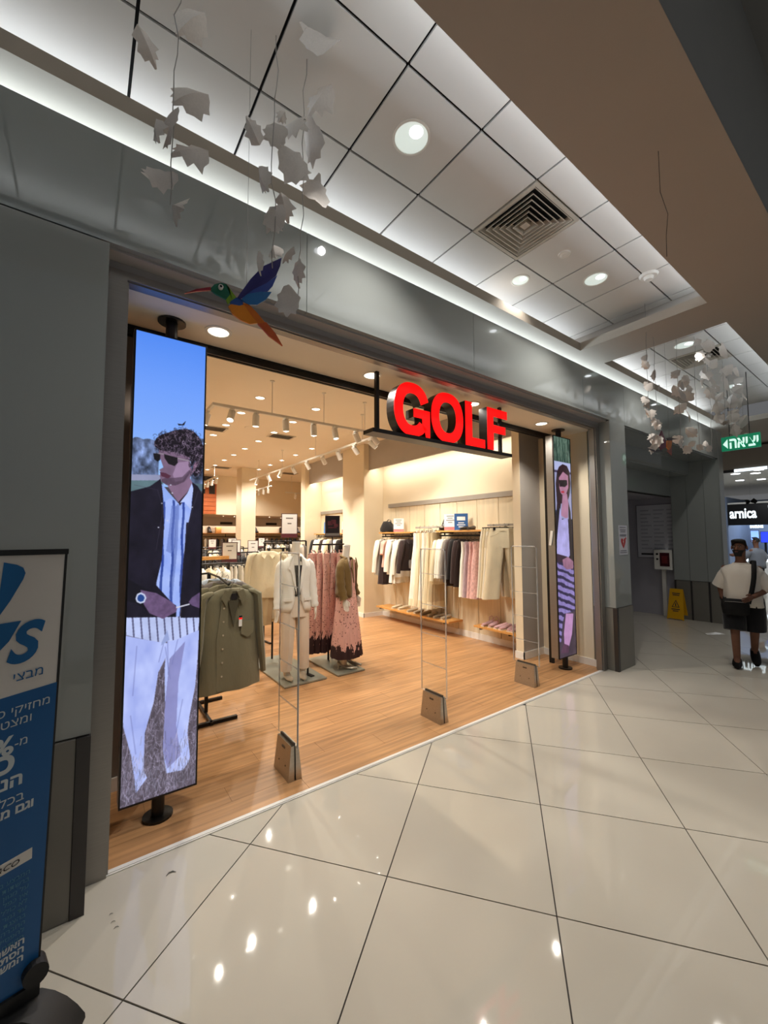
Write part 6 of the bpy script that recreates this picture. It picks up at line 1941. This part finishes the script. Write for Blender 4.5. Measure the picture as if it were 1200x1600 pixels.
    md = tshirt.modifiers.new('cloth_thickness', 'SOLIDIFY')
    md.thickness = .006
    nk = rs[-1]
    MB().tube(nk + nk[:1], .010, n=6).build('neckband', tee, tshirt, True)
    for s in 'RL':
        a, b = Vector(J['sho' + s]), Vector(J['elb' + s])
        a = a + (Vector(J['chest']) - a) * .25
        mb = MB()
        mb.tube([a, a + (b - a) * .35, a + (b - a) * .70, a + (b - a) * 1.02], [.080, .095, .094, .096], n=14, caps=True)
        mb.build('sleeve', tee, t, True)
    # shorts
    mb = MB()
    rs = []
    for z, a, b in ((.08, .175, .135), (.0, .195, .15), (-.08, .205, .155), (-.14, .21, .155)):
        rs.append(ring(P.x, P.y, P.z + z, a, b, 26, 1, .004, 3, .9))
    mb.rings(rs)
    sh_ = mb.build('shorts', shorts, t, True)
    for s in 'RL':
        h_, k_ = Vector(J['hip' + s]), Vector(J['kne' + s])
        e_ = Vector(J['ank' + s]) if long_legs else k_ + (k_ - h_) * .03
        MB().tube(smooth_path([h_ + Vector((0, 0, .03)), h_ + (k_ - h_) * .4, k_, e_] if long_legs else [h_ + Vector((0, 0, .03)), h_ + (k_ - h_) * .4, h_ + (k_ - h_) * .8, e_], 3), [.115, .122, .125, .126, .125, .124, .122, .122, .120, .118] if not long_legs else [.11, .11, .10, .095, .09, .085, .08, .075, .07, .07], n=16).build('short_leg', shorts, sh_, True)
    # shoes
    for s in 'RL':
        a, b = Vector(J['ank' + s]), Vector(J['toe' + s])
        d = (b - a)
        d2 = Vector((d.x, d.y, 0)).normalized()
        tilt = J.get('lift' + s, 0.0)
        st = thing_part = None
        mb = MB()
        mm = Matrix.Rotation(math.atan2(d2.x, -d2.y), 3, 'Z') @ Matrix.Rotation(tilt, 3, 'X')
        rs = []
        base = Vector((a.x, a.y, a.z - .082))
        for i in range(10):
            q = i / 9
            yy = .075 - .285 * q
            wv = .046 * (.72 + .42 * math.sin(PI * min(1, .2 + .66 * q))) * (1 if q < .85 else 1 - (q - .85) * 2.6)
            hh = .105 - .06 * q if q > .25 else .10
            rs.append([base + mm @ Vector((wv * math.cos(u), yy, .004 + hh * (.5 + .5 * math.sin(u)))) for u in [2 * PI * j / 12 for j in range(12)]])
        mb.rings(rs)
        mb.build('shoe', m_bagk, t, True)
    return t

JM = dict(pelvis=(0, 0, .90), waist=(0, -.005, 1.04), chest=(0, -.01, 1.205), neck0=(0, .005, 1.335), neck=(0, .0, 1.40), jaw=(-.004, -.018, 1.485), head=(-.008, -.014, 1.560), crown=(-.008, -.004, 1.635), headturn=-.35,
          shoR=(-.172, .0, 1.272), elbR=(-.228, .05, 1.03), wriR=(-.200, -.03, .81), shoL=(.172, .0, 1.272), elbL=(.245, .03, 1.01), wriL=(.08, -.22, .925),
          hipR=(-.095, .0, .87), kneR=(-.10, -.10, .48), ankR=(-.095, -.10, .085), toeR=(-.10, -.23, .035), hipL=(.095, .0, .87), kneL=(.10, .02, .475), ankL=(.095, .20, .165), toeL=(.10, .09, .055), liftL=.42)
MX, MY, MR = 7.15, 1.56, -1.33
person('bearded man in white t-shirt and black shorts walking through the mall', (MX, MY, 0), MR, JM, m_tee, m_shorts)
t = thing('crossbody_bag', 'black crossbody bag worn by the bearded man', 'bag', (MX, MY, .90), MR)
mb = MB()
rs = [ring(-.085, -.205, z - .20, a, b, 18, 0, 0, 1, .6) for z, a, b in ((-.02, .10, .03), (.0, .135, .045), (.10, .145, .05), (.17, .14, .045), (.19, .12, .03))]
mb.rings(rs).build('pouch', m_bagk, t, True)
MB().tube(smooth_path([(.045, -.20, -.06), (.085, -.185, .10), (.112, -.172, .26), (.122, -.14, .41), (.125, -.03, .490), (.10, .10, .42), (.0, .165, .26), (-.14, .16, .07), (-.225, .0, -.03), (-.21, -.18, -.06)], 4), .026, n=8, flat=.28).build('strap', m_bagk, t, True)
MB().tube([(-.19, -.253, -.045), (-.085, -.260, -.04), (.02, -.253, -.045)], .004, n=5).build('zip', m_alu, t)
for s in (-1, 1):
    pass

JF = dict(JM)
JF.update(headturn=.6, wriL=(.30, -.42, 1.12), elbL=(.26, -.16, 1.08), ankL=(.095, .02, .085), toeL=(.10, -.11, .035), kneL=(.10, -.02, .48), kneR=(-.10, -.02, .48), ankR=(-.095, .02, .085), toeR=(-.10, -.11, .035), liftL=0.0)
person('far man in grey t-shirt reaching over the lit shop counter', (16.0, 3.12, 0), 2.6, JF, m_greyshirt, m_shorts, beard=False, long_legs=True)

# ---------------------------------------------------------------- electronics shop at the far end
m_lit = M('lit_white', (235, 246, 255), rough=.5, emit=(226, 242, 255), es=1.6)
m_letter = M('lit_letter', (240, 252, 255), rough=.5, emit=(236, 250, 255), es=1.25)
m_fascia = M('black_fascia', (16, 16, 18), rough=.3, var=.1)
m_bluescr = M('screen_blue', (40, 60, 210), rough=.2, emit=(48, 66, 226), es=1.0)
m_paleblue = M('screen_pale', (130, 170, 240), rough=.2, emit=(140, 178, 244), es=1.0)
m_shopgrey = M('tech_grey', (110, 124, 150), rough=.6, var=.04)
t = thing('shop_fascia', 'black shop fascia with lit white lettering far down the mall', 'sign', (17.0, 3.1, 2.02))
o = (17.0, 3.1, 2.02)
MB(o).box(17.0, 1.9, 2.06, 17.12, 3.97, 2.74).build('board', m_fascia, t)
text_mb(MB(o), 'arnica', (16.99, 3.915, 2.29), (0, -1, 0), (0, 0, 1), .46, bold=.02, depth=.02, width=.66).build('lettering', m_letter, t)
MB(o).box(16.985, 2.85, 2.58, 16.998, 2.98, 2.66).build('lit_mark', m_letter, t)
t = thing('shop_sign', 'small lit white lettering above the screens of the far shop', 'sign', (18.5, 3.56, 1.98))
o = (18.5, 3.56, 1.98)
text_mb(MB(o), 'SAMSUNG', (18.49, 3.735, 1.985), (0, -1, 0), (0, 0, 1), .13, bold=.04, depth=.012, width=.34).build('lettering', m_letter, t)
MB(o).box(18.50, 3.25, 1.95, 18.53, 3.80, 2.14).build('panel', m_shopgrey, t)
struct('wall_far_shop', MB().box(19.4, 1.5, 0, 19.5, 5.2, 3.0).box(17.0, 3.98, 0, 19.5, 4.06, 3.0), m_shopgrey)
struct('ceiling_far_shop', MB().box(17.1, 1.5, 2.74, 19.5, 5.2, 2.80), m_white)
area('far_shop_light', (18.2, 3.1, 2.7), (18.2, 3.1, 0), 2.2, 2.2, 60, (.8, .9, 1.0))
for lb, y0, y1, z0, z1, m in (('pale blue tilted display screen in the far shop', 3.53, 3.76, 1.50, 1.90, m_paleblue), ('deep blue display screen right of the pale one in the far shop', 3.27, 3.50, 1.48, 1.86, m_bluescr)):
    t = thing('monitor', lb, 'screen', (18.6, (y0 + y1) / 2, z0))
    o = tuple(t.location)
    MB(o).box(18.60, y0, z0, 18.64, y1, z1).build('casing', m_fascia, t)
    MB(o).box(18.592, y0 + .012, z0 + .012, 18.6005, y1 - .012, z1 - .012).build('screen', m, t)
    MB(o).box(18.61, (y0 + y1) / 2 - .03, 1.08, 18.63, (y0 + y1) / 2 + .03, z0).build('stem', m_fascia, t)
t = thing('shop_counter', 'long white lit counter of the far electronics shop', 'counter', (18.2, 3.1, 0))
o = (18.2, 3.1, 0)
MB(o).box(18.0, 2.4, 0, 18.9, 3.80, 1.0).build('body', m_white, t)
MB(o).box(17.95, 2.38, 1.0, 18.95, 3.82, 1.06).build('top', m_white, t)
MB(o).box(17.99, 2.42, .86, 18.0, 3.78, .98).build('light_strip', m_lit, t)
# mall ceiling beam with a light line, and lamps further on
bm_ = struct('ceiling_beam_far', MB().box(13.0, 2.0, 3.37, 13.25, 8, 3.90), m_soffit)
MB().box(12.985, 2.25, 3.30, 13.0, 2.86, 3.37).build('light_line', m_lit, bm_)
MB().box(12.99, 2.86, 3.30, 13.0, 6.0, 3.37).build('light_line', m_darkmetal, bm_)
struct('ceiling_far_low', MB().box(13.25, 1.2, 3.40, 22, 8, 3.46), m_white)
for k, (x, y) in enumerate(((14.2, 3.1), (14.5, 2.75), (16.0, 3.4), (16.2, 2.95), (13.8, 2.55))):
    t = thing('ceiling_downlight', '%s small lit downlight of the far mall ceiling, counting from the pillar' % ORD[k], 'ceiling light', (x, y, 3.40), 0, 'far mall downlights')
    MB((x, y, 3.4)).cyl((x, y, 3.40), (x, y, 3.392), .10, n=14).build('lamp', m_lampcool, t)
area('far_mall_light', (14.6, 2.8, 3.36), (14.6, 2.8, 0), 2.0, 1.2, 60, (.9, .95, 1.0))
BS = {k: [((a - 5.3) * .55 + 0, (b - 2.78) * .55) for a, b in v] for k, v in BIRD_FAR.items()}
t = thing('bird_ornament', 'tiny dark bird hanging before the far lit shop fascia', 'bird ornament', (12.0, 2.39, 2.49), PI / 2)
for nm, pol in BS.items():
    MB().prism(pol, lambda a, b: (a, 0, b), (0, .006, 0)).build(nm, m_bagk, t)
MB().cyl((0, .003, .02), (0, .003, 1.46), .001, n=4).build('thread', m_vine, t)
# ---------------------------------------------------------------- racks deeper in the shop
def rack(label, x, y, h, L, rz=0.0, base=.5):
    t = thing('clothes_rack', label, 'clothes rack', (x, y, 0), rz)
    for s in (-1, 1):
        MB().box(s * L / 2 - .012, -.012, 0, s * L / 2 + .012, .012, h).build('post', m_wire, t)
        MB().box(s * L / 2 - .015, -base / 2, 0, s * L / 2 + .015, base / 2, .025).build('foot', m_wire, t)
    MB().cyl((-L / 2, 0, h), (L / 2, 0, h), .012, n=10).build('bar', m_wire, t)
    return t
PROT = {}
def proto(kind):
    if kind not in PROT:
        if kind == 'top':
            PROT[kind] = make_top('hanging_shirt', 'x', 'shirt', c_white, .72, .205, .55, loc=(0, 0, 0), seed=61)
        elif kind == 'trousers':
            PROT[kind] = make_trousers('hanging_trousers', 'x', 'trousers', c_white, .95, .19, seed=62)
    return PROT[kind]
used_ = set()
def fill(rx, ry, h, L, rz, cols, kind, where):
    n = len(cols)
    for k, m in enumerate(cols):
        u = -L / 2 + .06 + (L - .12) * k / max(1, n - 1)
        x, y = rx + u * math.cos(rz), ry + u * math.sin(rz)
        lb = '%s garment from the left on the %s' % (ORD[k], where)
        mats_ = {'body': m, 'sleeve': m, 'collar': m, 'seat': m, 'leg': m, 'waistband': m}
        p = proto(kind)
        if kind not in used_:
            used_.add(kind)
            p.location, p.rotation_euler = (x, y, h), (0, 0, rz + PI / 2 - .35)
            p['label'], p['group'] = lb, 'clothes on the inner racks'
            for ch in p.children:
                st = ch.name.split('.')[0]
                if st in mats_:
                    ch.material_slots[0].link = 'OBJECT'
                    ch.material_slots[0].material = mats_[st]
        else:
            dup(p, (x, y, h), rz + PI / 2 - .35 + .1 * math.sin(k * 3), lb, 'clothes on the inner racks', mats_, (1, .7, 1))
W, B_, G_, Cc, D_, Bl, Be = c_white, c_black, c_grey, c_cream, c_dark, c_blue, c_beige
RK = [(1.20, 5.60, 1.38, .80, .25, [Bl, W, W, Bl, W, Cc, W, W], 'top', 'pale shirt rack behind the olive shirts'),
      (1.80, 6.25, 1.34, .70, .2, [W, W, Cc, W, W, W, Cc, W], 'trousers', 'trouser rack left of the cream coats'),
      (2.15, 7.35, 1.46, .90, .1, [B_, D_, B_, G_, B_, B_, D_, B_], 'top', 'dark rack behind the white trousers'),
      (2.86, 6.75, 1.66, .80, .1, [W, G_, W, Cc, G_, W, B_, W, G_], 'top', 'rack under the tall burgundy sign'),
      (1.95, 8.45, 1.48, 1.1, .1, [W, B_, W, G_, B_, W, Cc, B_, W, G_], 'top', 'rack before the column, left half'),
      (3.20, 8.7, 1.50, 1.1, .1, [G_, B_, B_, W, G_, B_, W, D_, B_, W], 'top', 'rack before the column, right half'),
      (2.55, 10.0, 1.50, 1.2, .05, [W, W, B_, Cc, W, B_, G_, W, B_, W], 'top', 'farthest middle rack of the shop'),
      (3.95, 10.3, 1.52, 1.1, .05, [B_, B_, G_, B_, W, B_, Be, B_, B_], 'top', 'far rack near the long track end'),
      (3.9, 7.6, 1.50, .9, PI / 2, [W, Be, W, G_, B_, Cc, W, B_], 'top', 'rack running back in front of the middle column')]
for x, y, h, L, rz, cols, kind, wh in RK[:8]:
    rack('black metal ' + wh, x, y, h, L, rz)
    fill(x, y, h, L, rz, cols, kind, wh)

def sign_holder(label, x, y, z0, w_, h, zfoot, face=m_cardw, band=m_burg, rz=-.3, lines=2):
    t = thing('sign_holder', label, 'sign', (x, y, z0), rz)
    MB().box(-w_ / 2, -.006, 0, w_ / 2, .006, h).build('frame', m_frame_, t)
    MB().box(-w_ / 2 + .012, -.0085, h * .17, w_ / 2 - .012, -.006, h - .012).build('sheet', face, t)
    if band is not None:
        MB().box(-w_ / 2 + .006, -.009, .006, w_ / 2 - .006, -.006, h * .16).build('band', band, t)
    for k in range(lines):
        zz = h * (.78 - .22 * k)
        MB().box(-w_ * (.22 - .1 * k), -.0098, zz, w_ * (.22 - .1 * k), -.0088, zz + h * .05).build('print_line', m_line, t)
    MB().cyl((0, 0, -z0 + .01), (0, 0, 0), .008, n=8).build('stem', m_wire, t)
    MB().cyl((0, 0, -z0), (0, 0, -z0 + .012), .10, n=16).build('foot', m_wire, t)
    return t
sign_holder('tall white sign with burgundy band above the coats stand', 2.81, 6.5, 1.72, .27, .41, 1.6)
t = sign_holder('dark poster in a frame above the rose dresses', 2.875, 5.13, 1.735, .215, .30, 1.6, m_cardk, None, -.3, 0)
for k, (a, b, c, d) in enumerate(((-.07, .16, .0, .22), (-.02, .18, .05, .24), (.02, .14, .08, .18), (-.06, .12, .06, .135))):
    MB().box(a, -.0098, b, c, -.0087, d).build('print_patch', m_burg, t)
MB().box(-.10, -.0098, .01, .10, -.0087, .045).build('footer', m_line, t)
sign_holder('white sign with burgundy band over the white trousers rack', 1.69, 6.0, 1.37, .21, .29, 1.3)
sign_holder('white framed sign in front of the back column', 2.70, 8.0, 1.34, .20, .33, 1.3)
sign_holder('white sign left of the one before the back column', 2.52, 8.5, 1.36, .18, .32, 1.3)
sign_holder('small white sign right of the back column', 3.59, 10.0, 1.47, .16, .25, 1.45)
sign_holder('small white sign at the far left beside the screen edge', 2.35, 9.7, 1.475, .17, .22, 1.45)
sign_holder('small white sign under the lit back shelf', 2.79, 9.7, 1.555, .19, .16, 1.45)

# wooden top over the first inner rack
t = thing('rack_top', 'flat wooden header bar over the shirts behind the front rack', 'shelf', (1.45, 5.95, 1.42), .3)
MB().box(-.22, -.05, 0, .22, .05, .045).build('board', m_shelf, t)
MB().cyl((0, 0, -1.42), (0, 0, 0), .012, n=8).build('stem', m_wire, t)

# ---------------------------------------------------------------- back zone of the shop
area('back_shelf_strip', (5.2, 15.75, 2.16), (5.2, 16.1, 1.98), 4.4, .05, 26, (1.0, .86, .78))
struct('trim_7', MB().box(2.0, 15.70, 2.16, 7.6, 15.78, 2.49), m_greywall)
t = thing('wall_shelf', 'long dark shelf with boots along the lit back wall', 'shelf', (5.0, 15.9, 1.88))
MB((5.0, 15.9, 1.88)).box(3.0, 15.72, 1.87, 7.55, 16.1, 1.90).build('board', m_shelf, t)
MB((5.0, 15.9, 1.88)).cyl((3.0, 15.85, 1.76), (7.55, 15.85, 1.76), .014, n=8).build('hanging_bar', m_wire, t)
for x in (3.1, 4.3, 5.5, 6.7):
    MB((5.0, 15.9, 1.88)).box(x - .01, 15.84, 1.76, x + .01, 15.86, 1.87).build('drop', m_wire, t)
for k, x in enumerate((3.75, 5.35, 5.48, 6.55, 6.68, 7.25)):
    t = thing('boot', '%s dark boot from the left on the lit back shelf' % ORD[k], 'shoe', (x, 15.9, 1.90), .3, 'boots on the back shelf')
    shoe_into(t, m_leather, m_sole, 'boot', .26)
t = thing('shoe_box', 'brown cardboard box on the lit back shelf', 'box', (4.05, 15.92, 1.90))
MB((4.05, 15.92, 1.90)).box(3.96, 15.82, 1.90, 4.14, 16.02, 2.10).build('body', m_shelf, t)
MB((4.05, 15.92, 1.90)).box(3.955, 15.815, 2.08, 4.145, 16.025, 2.115).build('lid', m_shelf, t)
fill(4.1, 15.85, 1.76, 1.5, 0, [D_, W, B_, B_, G_, B_, B_, D_], 'top', 'back wall bar left of the column')
fill(6.4, 15.85, 1.76, 1.9, 0, [B_, B_, W, B_, B_, D_, B_, B_, B_, W], 'top', 'back wall bar right of the column')
for k, x in enumerate((4.28, 6.02)):
    t = thing('wall_vent', 'black slotted vent above the back shelf, %s of the column' % ('left', 'right')[k], 'air vent', (x, 15.69, 2.26))
    MB((x, 15.69, 2.26)).box(x - .22, 15.685, 2.22, x + .22, 15.70, 2.31).build('frame', m_ventdark, t)
    for q in range(3):
        MB((x, 15.69, 2.26)).obox((x, 15.682, 2.24 + .025 * q), (.40, .008, .006), rx=.4).build('slat', m_black, t)
for k, (x, y) in enumerate(((3.9, 14.7), (4.4, 15.1), (5.6, 14.8), (6.2, 15.2), (7.1, 14.9))):
    shop_downlight(x, y, 2.49, '%s lit downlight from the left in the low rear ceiling' % ORD[k], .05, 14 if k % 2 == 0 else 0, 'rear ceiling downlights')
t = thing('wood_picture', 'orange wooden window picture high on the back wall', 'picture', (2.85, 13.98, 2.49))
o = (2.85, 13.98, 2.49)
m_ow = M('orange_wood', (176, 92, 46), rough=.55, var=.2, vscale=5, stretch=(1, 1, 8))
MB(o).box(2.2, 13.95, 2.50, 3.47, 13.998, 3.72).build('panel', m_ow, t)
for z in (2.62, 2.76, 2.9, 3.04):
    MB(o).box(2.22, 13.935, z, 3.45, 13.951, z + .11).build('board', m_ow, t)
for x in (2.55, 2.98, 3.32):
    MB(o).box(x - .16 if x < 3.3 else x - .08, 13.94, 3.10, x + .14 if x < 3.3 else x + .10, 13.951, 3.48).build('window', m_cardk, t)
MB(o).box(2.2, 13.93, 3.58, 3.47, 13.951, 3.72).build('eave', m_cardk, t)
# ---------------------------------------------------------------- small debris on the floor tiles
for k, (x, y, s, lb) in enumerate(((.42, 2.42, .022, 'curled dark shaving lying on the tile before the tall screen'), (.16, 2.33, .008, 'upper dark crumb of the three beside the stone base'), (.165, 2.28, .009, 'middle dark crumb of the three beside the stone base'), (.175, 2.24, .010, 'lower dark crumb of the three beside the stone base'))):
    mb = MB((x, y, 0))
    mb.tube([(x - s, y - s * .2, .003), (x - s * .4, y + s * .35, .004), (x + s * .4, y + s * .3, .004), (x + s, y - s * .3, .003)], [s * .08, s * .14, s * .14, s * .06], n=6)
    tag(mb.build('floor_crumb', m_base), lb, 'debris')
